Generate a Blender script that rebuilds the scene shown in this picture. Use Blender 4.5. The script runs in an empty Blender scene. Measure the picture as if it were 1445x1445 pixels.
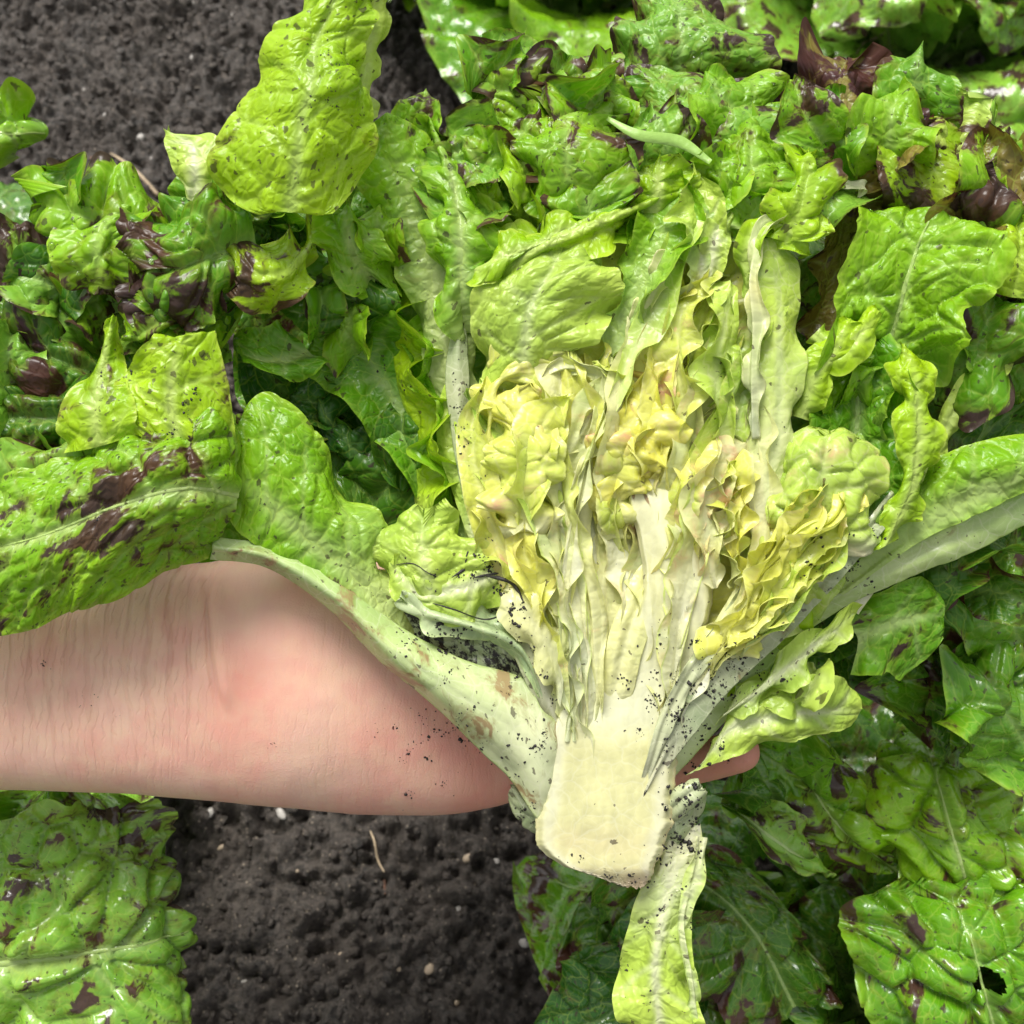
import bpy, bmesh, math, random
import numpy as np
from mathutils import Vector, Matrix

# ------------------------------------------------------------------ camera
sc = bpy.context.scene
COL = sc.collection
IMG = 1445.0
FOV = math.radians(50.0)
FPX = IMG / 2 / math.tan(FOV / 2)
TILT = math.radians(28.0)             # from straight down
CAM = np.array([0.0, 0.0, 0.60])
AX = np.array([0.0, math.sin(TILT), -math.cos(TILT)])      # view axis
RV = np.array([1.0, 0.0, 0.0])                             # picture right
UV_ = np.array([0.0, math.cos(TILT), math.sin(TILT)])      # picture up
D0 = 0.34                                                  # distance of the cut face
cam_d = bpy.data.cameras.new("camera")
cam_d.sensor_width = 36.0
cam_d.angle = FOV
cam_d.clip_start = 0.01
cam_d.clip_end = 50.0
cam_d.dof.use_dof = True
cam_d.dof.focus_distance = 0.345
cam_d.dof.aperture_fstop = 20.0
cam = bpy.data.objects.new("camera", cam_d)
cam.location = CAM
cam.rotation_euler = (TILT, 0, 0)
COL.objects.link(cam)
sc.camera = cam

# ------------------------------------------------------------------ world, sun, exposure
SUN_EL, SUN_AZ = math.radians(62), math.radians(-25)       # azimuth from +Y towards +X
w = bpy.data.worlds.new("World"); sc.world = w; w.use_nodes = True
wn = w.node_tree.nodes; wl = w.node_tree.links
bg = wn["Background"]; bg.inputs[1].default_value = 0.075
sky = wn.new("ShaderNodeTexSky"); sky.sky_type = 'NISHITA'; sky.sun_disc = False
sky.sun_elevation = SUN_EL; sky.sun_rotation = SUN_AZ
sky.air_density = 1.0; sky.dust_density = 4.0; sky.ozone_density = 1.0
hs = wn.new("ShaderNodeHueSaturation"); hs.inputs["Saturation"].default_value = 0.12
wl.new(sky.outputs[0], hs.inputs["Color"]); wl.new(hs.outputs[0], bg.inputs[0])
sd = bpy.data.lights.new("sun", 'SUN'); sd.energy = 1.5; sd.angle = math.radians(25); sd.color = (1, .97, .92)
so = bpy.data.objects.new("sun", sd); COL.objects.link(so)
so.location = (0, 0, 2)
sdir = Vector((math.sin(SUN_AZ) * math.cos(SUN_EL), math.cos(SUN_AZ) * math.cos(SUN_EL), math.sin(SUN_EL)))
so.rotation_euler = sdir.to_track_quat('Z', 'Y').to_euler()
vs = sc.view_settings
vs.view_transform = 'Standard'; vs.look = 'None'; vs.gamma = 1.0; vs.exposure = 1.24; vs.use_curve_mapping = False

# ------------------------------------------------------------------ helpers
def P(px, py, wc=0.0):
    """pixel of the held plane (wc centimetres towards the camera) -> world"""
    px = np.asarray(px, float); py = np.asarray(py, float); wc = np.asarray(wc, float)
    d = (D0 - wc * 0.01)[..., None]
    return CAM + d * (AX + ((px - IMG / 2) / FPX)[..., None] * RV + ((IMG / 2 - py) / FPX)[..., None] * UV_)

def G(px, py, h=0.0):
    """pixel -> point at height h above the soil"""
    d = AX + (px - IMG / 2) / FPX * RV + (IMG / 2 - py) / FPX * UV_
    return CAM + d * ((h - CAM[2]) / d[2])

def sm(x, a, b):
    x = np.clip((x - a) / (b - a + 1e-12), 0, 1)
    return x * x * (3 - 2 * x)

def vnoise(x, y, seed=0):
    x = np.asarray(x, float); y = np.asarray(y, float)
    xi = np.floor(x).astype(np.int64); yi = np.floor(y).astype(np.int64)
    fx = x - xi; fy = y - yi
    fx = fx * fx * (3 - 2 * fx); fy = fy * fy * (3 - 2 * fy)
    def h(a, b):
        n = (a * 374761393 + b * 668265263 + seed * 1274126177) & 0xffffffff
        n = ((n ^ (n >> 13)) * 1274126177) & 0xffffffff
        n = ((n ^ (n >> 16)) * 2246822519) & 0xffffffff
        return ((n ^ (n >> 15)) & 0xffff) / 65535.0
    return ((h(xi, yi) * (1 - fx) + h(xi + 1, yi) * fx) * (1 - fy) +
            (h(xi, yi + 1) * (1 - fx) + h(xi + 1, yi + 1) * fx) * fy)

def fbm(x, y, seed=0, o=4, g=.5, l=2.1):
    a = 1; s = 0; t = 0
    for i in range(o):
        s = s + a * vnoise(x, y, seed + 17 * i); t += a
        a *= g; x = x * l + 3.1; y = y * l + 7.7
    return s / t

def crom(pts, u):
    """Catmull-Rom along axis 0 of pts at u in 0..1"""
    pts = np.asarray(pts, float); n = len(pts)
    if n == 2:
        u_ = u.reshape((-1,) + (1,) * (pts.ndim - 1))
        return pts[0] * (1 - u_) + pts[1] * u_
    p = np.concatenate([[2 * pts[0] - pts[1]], pts, [2 * pts[-1] - pts[-2]]])
    f = np.clip(u, 0, 1) * (n - 1); i = np.minimum(f.astype(int), n - 2); f = f - i
    f = f.reshape((-1,) + (1,) * (pts.ndim - 1))
    a, b, c, d = p[i], p[i + 1], p[i + 2], p[i + 3]
    return .5 * (2 * b + (c - a) * f + (2 * a - 5 * b + 4 * c - d) * f ** 2 + (3 * b - a - 3 * c + d) * f ** 3)

def mesh_np(name, verts, quads, attrs=None, tris=None, smooth=True):
    me = bpy.data.meshes.new(name)
    verts = np.ascontiguousarray(verts, dtype=np.float32)
    loops = []; starts = []; k = 0
    nq = 0 if quads is None else len(quads); nt = 0 if tris is None else len(tris)
    me.vertices.add(len(verts)); me.vertices.foreach_set("co", verts.ravel())
    li = np.concatenate([np.asarray(quads, np.int32).ravel() if nq else np.zeros(0, np.int32),
                         np.asarray(tris, np.int32).ravel() if nt else np.zeros(0, np.int32)])
    st = np.concatenate([np.arange(nq) * 4, nq * 4 + np.arange(nt) * 3]).astype(np.int32)
    me.loops.add(len(li)); me.loops.foreach_set("vertex_index", li)
    me.polygons.add(nq + nt); me.polygons.foreach_set("loop_start", st)
    if smooth: me.polygons.foreach_set("use_smooth", np.ones(nq + nt, bool))
    me.update(calc_edges=True); me.validate()
    for k, v in (attrs or {}).items():
        v = np.ascontiguousarray(v, dtype=np.float32)
        if v.shape[1] == 4:
            a = me.attributes.new(k, 'FLOAT_COLOR', 'POINT'); a.data.foreach_set("color", v.ravel())
        else:
            a = me.attributes.new(k, 'FLOAT_VECTOR', 'POINT'); a.data.foreach_set("vector", v.ravel())
    return me

def obj(name, me, mat, parent=None, label=None, cat=None, group=None, kind=None, loc=None):
    o = bpy.data.objects.new(name, me); COL.objects.link(o)
    if me is not None and mat is not None: me.materials.append(mat)
    if parent is not None: o.parent = parent
    if loc is not None: o.location = loc
    tag(o, label, cat, group, kind)
    return o

def tag(o, label=None, cat=None, group=None, kind=None):
    for k, v in (("label", label), ("category", cat), ("group", group), ("kind", kind)):
        if v: o[k] = v

# ------------------------------------------------------------------ materials
class NT:
    def __init__(s, name):
        s.m = bpy.data.materials.new(name); s.m.use_nodes = True
        s.t = s.m.node_tree; s.n = s.t.nodes; s.n.clear()
        s.out = s.n.new("ShaderNodeOutputMaterial")
    def new(s, typ, ins=None, **kw):
        nd = s.n.new("ShaderNode" + typ)
        for k, v in kw.items(): setattr(nd, k, v)
        for k, v in (ins or {}).items():
            sk = nd.inputs[k]
            if hasattr(v, "is_linked") or isinstance(v, bpy.types.NodeSocket): s.t.links.new(v, sk)
            else: sk.default_value = v
        return nd
    def math(s, op, a, b=0.0, c=False):
        nd = s.n.new("ShaderNodeMath"); nd.operation = op; nd.use_clamp = c
        for i, v in enumerate((a, b)):
            if isinstance(v, bpy.types.NodeSocket): s.t.links.new(v, nd.inputs[i])
            else: nd.inputs[i].default_value = v
        return nd.outputs[0]
    def mix(s, f, a, b, bt='MIX'):
        nd = s.n.new("ShaderNodeMix"); nd.data_type = 'RGBA'; nd.blend_type = bt
        for k, v in ((0, f), (6, a), (7, b)):
            if isinstance(v, bpy.types.NodeSocket): s.t.links.new(v, nd.inputs[k])
            else: nd.inputs[k].default_value = v if k == 0 or len(v) == 4 else (*v, 1)
        return nd.outputs[2]
    def ramp(s, v, a, b):
        nd = s.n.new("ShaderNodeMapRange"); nd.interpolation_type = 'SMOOTHSTEP'
        s.t.links.new(v, nd.inputs[0]); nd.inputs[1].default_value = a; nd.inputs[2].default_value = b
        return nd.outputs[0]

def leaf_material(name, rough=.24, trans=.28, coat=.35, bump=.25, blotch_a=(.050, .014, .026), blotch_b=(.085, .024, .022), tcol=(1., 1., .55), halo_c=(.22, .15, .02), thr=.955, bsc=78.0, soft=.06, vl=(.50, .66, .10), mott=.75):
    k = NT(name)
    col = k.new("Attribute", attribute_name="col").outputs["Color"]
    fx = k.new("Attribute", attribute_name="fx").outputs["Color"]
    uv = k.new("Attribute", attribute_name="luv").outputs["Vector"]
    sep = k.new("SeparateColor", {"Color": fx})
    bl, di, sp = sep.outputs[0], sep.outputs[1], sep.outputs[2]
    n1 = k.new("TexNoise", {"Vector": uv, "Scale": 420.0, "Detail": 3.0}).outputs["Fac"]
    n2 = k.new("TexNoise", {"Vector": uv, "Scale": 110.0, "Detail": 3.0}).outputs["Fac"]
    v = k.math('ADD', k.math('MULTIPLY', n1, .45), k.math('MULTIPLY', n2, .55))
    v = k.math('ADD', k.math('MULTIPLY', v, mott), 1 - mott * .5)
    base = k.mix(1.0, col, k.new("CombineColor", {0: v, 1: v, 2: v}).outputs[0], 'MULTIPLY')
    # fine vein net
    wn_ = k.new("TexNoise", {"Vector": uv, "Scale": 150.0, "Detail": 2.0}).outputs["Color"]
    wuv = k.new("VectorMath", {0: uv, 1: k.new("VectorMath", {0: wn_, "Scale": .005}, operation='SCALE').outputs[0]}, operation='ADD').outputs[0]
    vor = k.new("TexVoronoi", {"Vector": wuv, "Scale": 330.0}, feature='DISTANCE_TO_EDGE', voronoi_dimensions='2D').outputs["Distance"]
    vein = k.ramp(vor, .10, .0)
    vor2 = k.new("TexVoronoi", {"Vector": wuv, "Scale": 125.0}, feature='DISTANCE_TO_EDGE', voronoi_dimensions='2D').outputs["Distance"]
    vein2 = k.ramp(vor2, .055, .0)
    vlight = k.mix(.5, base, vl)
    base = k.mix(k.math('MULTIPLY', vein, .25), base, vlight)
    base = k.mix(k.math('MULTIPLY', vein2, .5), base, vlight)
    # purple-brown blotches with a crisp border
    nb = k.new("TexNoise", {"Vector": wuv, "Scale": bsc, "Detail": 5.0, "Roughness": .62, "Distortion": .6}).outputs["Fac"]
    bm = k.ramp(k.math('ADD', nb, bl), thr, thr + soft)
    nb2 = k.new("TexNoise", {"Vector": uv, "Scale": 35.0, "Detail": 2.0}).outputs["Fac"]
    bcol = k.mix(k.ramp(nb2, .42, .62), blotch_a, blotch_b)
    # thin halo of brown tint around
    halo = k.math('MULTIPLY', k.ramp(k.math('ADD', nb, bl), thr - .08, thr + .02), .3)
    base = k.mix(halo, base, halo_c)
    base = k.mix(k.math('MULTIPLY', bm, .93), base, bcol)
    # small dark flecks of many sizes
    wn2 = k.new("TexNoise", {"Vector": uv, "Scale": 700.0, "Detail": 2.0}).outputs["Color"]
    fuv = k.new("VectorMath", {0: wuv, 1: k.new("VectorMath", {0: wn2, "Scale": .0022}, operation='SCALE').outputs[0]}, operation='ADD').outputs[0]
    for scl in (290.0, 520.0):
        vs_ = k.new("TexVoronoi", {"Vector": fuv, "Scale": scl, "Randomness": 1.0}, voronoi_dimensions='2D')
        rs_ = k.new("SeparateColor", {"Color": vs_.outputs["Color"]})
        siz = k.math('ADD', k.math('MULTIPLY', k.math('POWER', rs_.outputs[1], 2.5), .24), .07)
        fl = k.math('MULTIPLY', k.ramp(k.math('SUBTRACT', vs_.outputs["Distance"], siz), .05, -.02), k.math('GREATER_THAN', k.math('ADD', rs_.outputs[0], k.math('MULTIPLY', sp, .62)), 1.0))
        base = k.mix(k.math('MULTIPLY', fl, .72), base, (.05, .028, .022))
    # soil smeared on the surface
    nd = k.new("TexNoise", {"Vector": uv, "Scale": 210.0, "Detail": 5.0, "Roughness": .7}).outputs["Fac"]
    dm = k.ramp(k.math('ADD', nd, di), 1.0, 1.10)
    base = k.mix(dm, base, (.035, .03, .026))
    hgt = k.math('ADD', k.math('MULTIPLY', n1, .35), k.math('ADD', k.math('MULTIPLY', k.ramp(vor, .0, .32), .35), k.math('MULTIPLY', k.ramp(vor2, .0, .28), 1.0)))
    hgt = k.math('ADD', hgt, k.math('MULTIPLY', dm, .8))
    bp = k.new("Bump", {"Height": hgt, "Strength": bump, "Distance": .0018}).outputs[0]
    rg = k.math('ADD', k.math('MULTIPLY', n2, .22), rough - .1)
    rg = k.math('ADD', rg, k.math('MULTIPLY', dm, .4))
    pr = k.new("BsdfPrincipled", {"Base Color": base, "Roughness": rg, "Normal": bp, "Coat Weight": coat, "Coat Roughness": .18, "IOR": 1.42, "Specular IOR Level": .38})
    k.t.links.new(bp, pr.inputs["Coat Normal"])
    tr = k.new("BsdfTranslucent", {"Color": k.mix(1.0, base, tcol, 'MULTIPLY'), "Normal": bp})
    ms = k.new("MixShader", {0: trans, 1: pr.outputs[0], 2: tr.outputs[0]})
    k.t.links.new(ms.outputs[0], k.out.inputs[0])
    return k.m

M_LEAF = leaf_material("wet_lettuce_leaf", rough=.34, trans=.26, coat=.16, bump=.34)
M_HEART = leaf_material("lettuce_heart_leaf", rough=.30, trans=.26, coat=.22, bump=.16, blotch_a=(.76, .40, .28), blotch_b=(.78, .52, .24), tcol=(1., 1., .85), halo_c=(.82, .66, .34), thr=.88, soft=.16, vl=(.84, .84, .5))
M_DARK = leaf_material("growing_lettuce_leaf", rough=.20, trans=.12, coat=.6, bump=.16)
M_STEM = leaf_material("cut_lettuce_stem", mott=.42, vl=(.82, .82, .6), rough=.30, trans=.08, coat=.4, bump=.05, blotch_a=(.30, .2, .09), blotch_b=(.36, .26, .12))

# ------------------------------------------------------------------ leaf sheet builder
PAL = dict(
    lime=((.52, .64, .16), (.35, .58, .008), (.52, .66, .08)),
    bright=((.48, .60, .20), (.215, .46, .008), (.42, .62, .05)),
    mid=((.42, .55, .18), (.115, .32, .007), (.31, .54, .03)),
    deep=((.30, .44, .12), (.062, .19, .010), (.13, .32, .02)),
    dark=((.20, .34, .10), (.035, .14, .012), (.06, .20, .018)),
    pale=((.80, .81, .50), (.48, .66, .09), (.62, .76, .16)),
    yellow=((.80, .81, .40), (.77, .82, .15), (.82, .86, .32)),
    gold=((.82, .80, .36), (.83, .78, .12), (.84, .83, .26)),
    cream=((.82, .82, .54), (.80, .80, .36), (.83, .84, .38)),
    white=((.80, .80, .52), (.78, .79, .48), (.78, .80, .40)),
    ice=((.56, .64, .36), (.44, .56, .28), (.52, .64, .24)),
    stalk=((.62, .68, .38), (.44, .58, .20), (.40, .56, .12)),
    grey=((.50, .51, .33), (.41, .47, .25), (.45, .53, .24)),
    brown=((.32, .30, .10), (.20, .16, .03), (.30, .30, .04)),
    teal=((.44, .57, .22), (.205, .44, .038), (.33, .55, .06)),
)
NSEED = [100]

def sheet(root, W, pal='mid', name='leaf', nt=70, ns=50, rt=.8, rb=None, cell=.009, blis=.0018, ruf=.0, rufL=None, rufR=None,
          rfreq=45., rpow=2.5, curl=0., jag=.06, jf=9., mid=.5, vein=1., lat=.017, g=(.0, .45), blotch=0., btop=0., speck=.12, dirt=0., dirtb=0.,
          thick=0., und=.0025, ribw=.0016, mat=None, seed=None, holes=(), side=1, vcol=None, edge=.5, label=None, colvar=.35, scat=None, rib=0., bilw=.4, har=.38, rimb=0., midrib=0.):
    """W: rows x cols x 3 world control points; base row first"""
    NSEED[0] += 1
    sd_ = NSEED[0] if seed is None else seed
    rng = np.random.default_rng(sd_)
    W = np.asarray(W, float)
    t = np.linspace(0, 1, nt); s = np.linspace(0, 1, ns)
    A = crom(W, t)                                   # nt, cols, 3
    B = crom(np.swapaxes(A, 0, 1), np.linspace(0, 1, 41))   # 41, nt, 3
    B = np.swapaxes(B, 0, 1)                         # nt, 41, 3
    # metric size
    wid = np.linalg.norm(np.diff(B, axis=1), axis=2).sum(1)
    length = np.linalg.norm(np.diff(B[:, 20], axis=0), axis=1).sum()
    tl = np.concatenate([[0], np.cumsum(np.linalg.norm(np.diff(B[:, 20], axis=0), axis=1))])
    prof = np.ones(nt)
    if rt is not None and rt < 1:
        q = np.clip((t - rt) / (1 - rt), 0, 1); prof *= np.sqrt(np.clip(1 - q ** 2.2, 0.0009, 1))
    if rb:
        q = np.clip((rb - t) / rb, 0, 1); prof *= np.sqrt(np.clip(1 - q ** 2.2, 0.0009, 1))
    jl = 1 - jag * 2 * fbm(t * jf, t * 0 + sd_, sd_, 2) - .25 * jag * fbm(t * jf * 6, t * 0 + sd_, sd_ + 1, 1)
    jr = 1 - jag * 2 * fbm(t * jf, t * 0 + sd_ + 9, sd_ + 5, 2) - .25 * jag * fbm(t * jf * 6, t * 0 + sd_, sd_ + 2, 1)
    S = s[None, :] - mid
    k = np.where(S < 0, (prof * jl)[:, None], (prof * jr)[:, None])
    SS = np.clip(mid + S * k, 0, 1)
    f = SS * 40; i = np.minimum(f.astype(int), 39); f = f - i
    r_ = np.arange(nt)[:, None]
    V = B[r_, i] * (1 - f)[..., None] + B[r_, i + 1] * f[..., None]
    def normals(V):
        dt = np.gradient(V, axis=0); ds = np.gradient(V, axis=1)
        n = np.cross(ds, dt); n /= np.linalg.norm(n, axis=2, keepdims=True) + 1e-12
        return n
    N = normals(V)
    view = CAM - V.reshape(-1, 3).mean(0)
    if (N.reshape(-1, 3) @ view).mean() < 0: N = -N; flip = True
    else: flip = False
    N = N * side
    a = (SS - mid) * wid[:, None]                    # metres across
    b = np.broadcast_to(tl[:, None], a.shape)
    wmean = max(wid.mean(), 1e-4)
    half = np.where(a < 0, mid, 1 - mid) * wid[:, None] + 1e-6
    en = np.clip(np.abs(a) / (half * k + 1e-6), 0, 1)     # 0 midrib .. 1 margin
    # --- venation and blisters
    bs = b - .75 * np.abs(a) + .004 * (vnoise(a * 90, b * 90, sd_) - .5) + np.where(a < 0, .4 * lat, 0)
    latd = np.abs(((bs / lat + .5) % 1) - .5) * lat
    latv = np.exp(-(latd / .0011) ** 2) * sm(en, 1.02, .55)
    midv = np.exp(-(a / (ribw * (1.6 - b / (length + 1e-6)))) ** 2) * sm(b / length, 1.05, .6)
    nseed = int(min(260, max(8, length * wmean * 1.3 / cell ** 2)))
    pts = np.stack([rng.uniform(a.min() - cell, a.max() + cell, nseed), rng.uniform(b.min() - cell, b.max() + cell, nseed)], 1)
    pa = a.ravel()[:, None] + .004 * (vnoise(a.ravel() * 160, b.ravel() * 160, sd_ + 3)[:, None] - .5)
    pb = (b - .35 * np.abs(a)).ravel()[:, None]
    pts[:, 1] -= .35 * np.abs(pts[:, 0])
    dd = np.sqrt((pa - pts[:, 0]) ** 2 + ((pb - pts[:, 1]) * 1.15) ** 2)
    ci = dd.argmin(1); part = np.partition(dd, 1, axis=1)
    gap = (part[:, 1] - part[:, 0]).reshape(a.shape)
    cr = rng.uniform(.35, 1.25, nseed)[ci].reshape(a.shape)
    pq = np.clip(gap / (cell * .85), 0, 1); pillow = np.sqrt(1 - (1 - pq) ** 2 + 1e-4)
    cellv = np.exp(-(gap / (cell * .11)) ** 2)
    pil = pillow * (1 - .45 * latv) * (1 - .9 * midv)
    fade = sm(b / length, 0.0, .25) if g[1] > 0 else 1.0
    disp = blis * cr * pil * (.25 + .75 * fade)
    bil = np.abs(2 * fbm(a / (cell * .75) + sd_, b / (cell * .75), sd_ + 8, 2) - 1)
    disp = disp + blis * bilw * bil * (1 - .8 * midv)
    disp = disp + und * 2 * (fbm(a * 28 + sd_, b * 28, sd_ + 4, 2) - .5) * sm(en, 0, .5)
    disp = disp + curl * en ** 3
    disp = disp + rib * np.exp(-(a / (ribw * 1.6)) ** 2) * (1.1 - b / length)
    # --- ruffle
    rl = ruf if rufL is None else rufL; rr = ruf if rufR is None else rufR
    ra = np.where(a < 0, rl, rr)
    lat_in = np.zeros_like(a)
    if rl or rr:
        ph = 9 * (fbm(b * 22, b * 0 + sd_ + np.where(a < 0, 0, 50), sd_ + 21, 2))
        am = .45 + 1.1 * vnoise(b * 40, np.where(a < 0, 3., 9.), sd_ + 2)
        r1 = np.sin(2 * math.pi * rfreq * b + ph) * en ** rpow
        r2 = har * np.sin(2 * math.pi * rfreq * 2.1 * b + ph * 2 + 1) * en ** (rpow * 2.)
        rz = 1.35 * ra * am * (r1 + r2)
        rz = rz * sm(b / length, 0, .12)
        disp = disp + rz
        tn = np.gradient(V, axis=0); tn /= np.linalg.norm(tn, axis=2, keepdims=True) + 1e-12
        V = V + tn * (ra * .22 * np.cos(2 * math.pi * rfreq * b * 1.15 + ph) * en ** (rpow * 1.5) * sm(b / length, 0, .12))[..., None]
    V = V + N * disp[..., None]
    # --- colours
    c0, c1, c2 = [np.array(c) for c in PAL[pal]]
    tt = b / length
    gm = sm(tt + .12 * (vnoise(a * 60, b * 60, sd_ + 6) - .5), g[0], g[1] + 1e-3)[..., None]
    cb = c0 * (1 - gm) + c1 * gm
    var = (fbm(a * 45, b * 45, sd_ + 12, 3) - .5)[..., None] * 2 * colvar
    cb = cb * (1 + var * np.array([1.1, .7, 1.0]))
    em = (sm(en, .86, 1.0) * edge)[..., None]
    cb = cb * (1 - em) + c2 * em
    vc = np.array(vcol) if vcol is not None else np.minimum(c0 * 1.05 + .04, .8)
    vm = np.clip(midv + .45 * latv + .16 * cellv, 0, 1)[..., None] * vein * .7
    cb = cb * (1 - vm) + vc * vm
    ruv = rng.uniform(-5, 5, 2)
    luv = np.stack([a + ruv[0], b + ruv[1], np.zeros_like(a)], 2)
    bl = blotch + btop * sm(tt, .2, .9) + .0 * a
    if blotch or btop: bl = bl + .05 * (cr - .8) - .12 * np.clip(vm[..., 0], 0, 1)
    if rimb: bl = bl + rimb * sm(en, .72, 1.0)
    if scat is not None: bl = bl + scat(en, tt)
    di = dirt + dirtb * sm(tt, .5, 0.) + np.zeros_like(a)
    fxa = np.stack([bl, di, np.full_like(a, speck), np.ones_like(a)], 2)
    colr = np.concatenate([np.clip(cb, .004, .82), np.ones_like(a)[..., None]], 2)
    # --- mesh
    idx = np.arange(nt * ns).reshape(nt, ns)
    q = np.stack([idx[:-1, :-1], idx[:-1, 1:], idx[1:, 1:], idx[1:, :-1]], 2)
    if flip: q = q[..., ::-1]
    keep = np.ones(q.shape[:2], bool)
    for (hs_, ht_, rs, rt_) in holes:
        sc_ = (s[:-1] + s[1:]) / 2; tc_ = (t[:-1] + t[1:]) / 2
        dn = ((sc_[None] - hs_) / rs) ** 2 + ((tc_[:, None] - ht_) / rt_) ** 2
        keep &= dn > .6 + .8 * vnoise(sc_[None] * 14 + 0 * tc_[:, None], tc_[:, None] * 14 + 0 * sc_[None], sd_)
    q = q[keep].reshape(-1, 4)
    verts = V.reshape(-1, 3); at = dict(col=colr.reshape(-1, 4), fx=fxa.reshape(-1, 4), luv=luv.reshape(-1, 3))
    if thick > 0:
        th = thick * (.35 + .65 * np.exp(-(a / (wmean * .3)) ** 2)) * (1.05 - .5 * tt)
        V2 = V - N * side * th[..., None]
        n = len(verts)
        verts = np.concatenate([verts, V2.reshape(-1, 3)])
        q2 = q[:, ::-1] + n
        bd = np.concatenate([idx[0, :], idx[1:, -1], idx[-1, ::-1][1:], idx[::-1, 0][1:]])
        br = np.stack([bd[:-1], bd[1:], bd[1:] + n, bd[:-1] + n], 1)
        if not flip: br = br[:, ::-1]
        q = np.concatenate([q, q2, br])
        at = {k_: np.concatenate([v_, v_]) for k_, v_ in at.items()}
    loc = np.array(root.location) if root is not None else 0
    me = mesh_np(name, verts - loc, q, at)
    o = obj(name, me, mat or M_LEAF, root)
    if label: o['label'] = label
    if midrib > 0:
        jm = int(np.abs(s - mid).argmin()); m_ = int(nt * .9)
        c_ = V[:m_, jm].copy()
        for _ in range(3): c_[1:-1] = (c_[:-2] + 2 * c_[1:-1] + c_[2:]) / 4
        r_ = midrib * np.linspace(1.0, .18, m_) * (.9 + .2 * vnoise(np.arange(m_) * .2, 0, sd_))
        n_ = N[:m_, jm]; t_ = np.gradient(c_, axis=0); t_ /= np.linalg.norm(t_, axis=1, keepdims=True) + 1e-12
        x_ = np.cross(t_, n_); x_ /= np.linalg.norm(x_, axis=1, keepdims=True) + 1e-12
        an = np.linspace(0, 2 * math.pi, 8, endpoint=False)
        vr = c_[:, None] + r_[:, None, None] * (1.25 * np.cos(an)[None, :, None] * x_[:, None] + .55 * np.sin(an)[None, :, None] * n_[:, None])
        ii = np.arange(m_ * 8).reshape(m_, 8)
        qr = np.stack([ii[:-1], np.roll(ii[:-1], -1, 1), np.roll(ii[1:], -1, 1), ii[1:]], 2).reshape(-1, 4)
        f_ = np.linspace(0, 1, m_)[:, None, None]
        cr_ = np.broadcast_to((vc * (1 - .45 * f_) + c1 * .45 * f_), (m_, 8, 3)).reshape(-1, 3)
        nn_ = m_ * 8
        at = dict(col=np.concatenate([cr_, np.ones((nn_, 1))], 1), fx=np.tile([[0, dirt * .8, speck * .5, 1.]], (nn_, 1)), luv=np.concatenate([np.repeat(luv[:m_, jm], 8, 0)], 0) + np.tile(np.stack([np.cos(an) * midrib, 0 * an, 0 * an], 1), (m_, 1)))
        obj("midrib", mesh_np("midrib", vr.reshape(-1, 3) - loc, qr, at), mat or M_LEAF, o)
    return o

def rows(*rs):
    """each row: flat list x,y,w, x,y,w ... -> world points (all rows same number of columns)"""
    return np.array([P([c[0] for c in r], [c[1] for c in r], [c[2] for c in r]) for r in rs])

def bez_rows(mids, halfw, tilt=0., cup=0., cols=5):
    """rows from a pixel midrib [(x,y,w)], half widths in pixels and cup in cm (edges towards the camera)"""
    m = np.array(mids, float); hw = np.interp(np.linspace(0, 1, len(m)), np.linspace(0, 1, len(halfw)), halfw)
    d = np.gradient(m[:, :2], axis=0); d /= np.linalg.norm(d, axis=1, keepdims=True) + 1e-9
    out = []
    for (x, y, w_), h, (dx, dy) in zip(m, hw, d):
        r = []
        for c in np.linspace(-1, 1, cols):
            # across direction (perpendicular in the picture), foreshortened by tilt
            r.append((x - dy * c * h * math.cos(tilt), y + dx * c * h * math.cos(tilt), w_ + c * h * .022 * math.sin(tilt) + cup * c * c))
        out.append(r)
    return rows(*out)

def frill(root, mids, hw, pal, tilt=1.0, amp=.003, freq=60., seed=None, w0=.1, **kw):
    """strip whose near edge is ruffled: smooth edge hidden behind, ruffled edge towards the camera"""
    kk = dict(nt=110, ns=22, rt=.93, blis=.0007, cell=.006, jag=.05, rpow=1.1, mid=.05 if tilt > 0 else .95, vein=.25, g=(0, .2), speck=.02, und=.002, rfreq=freq, edge=.6)
    kk.update(kw)
    if tilt > 0: kk.update(rufR=amp, rufL=0.)
    else: kk.update(rufL=amp, rufR=0.)
    return sheet(root, bez_rows(mids, hw, tilt, 0., 3), pal, seed=seed, **kk)

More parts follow.
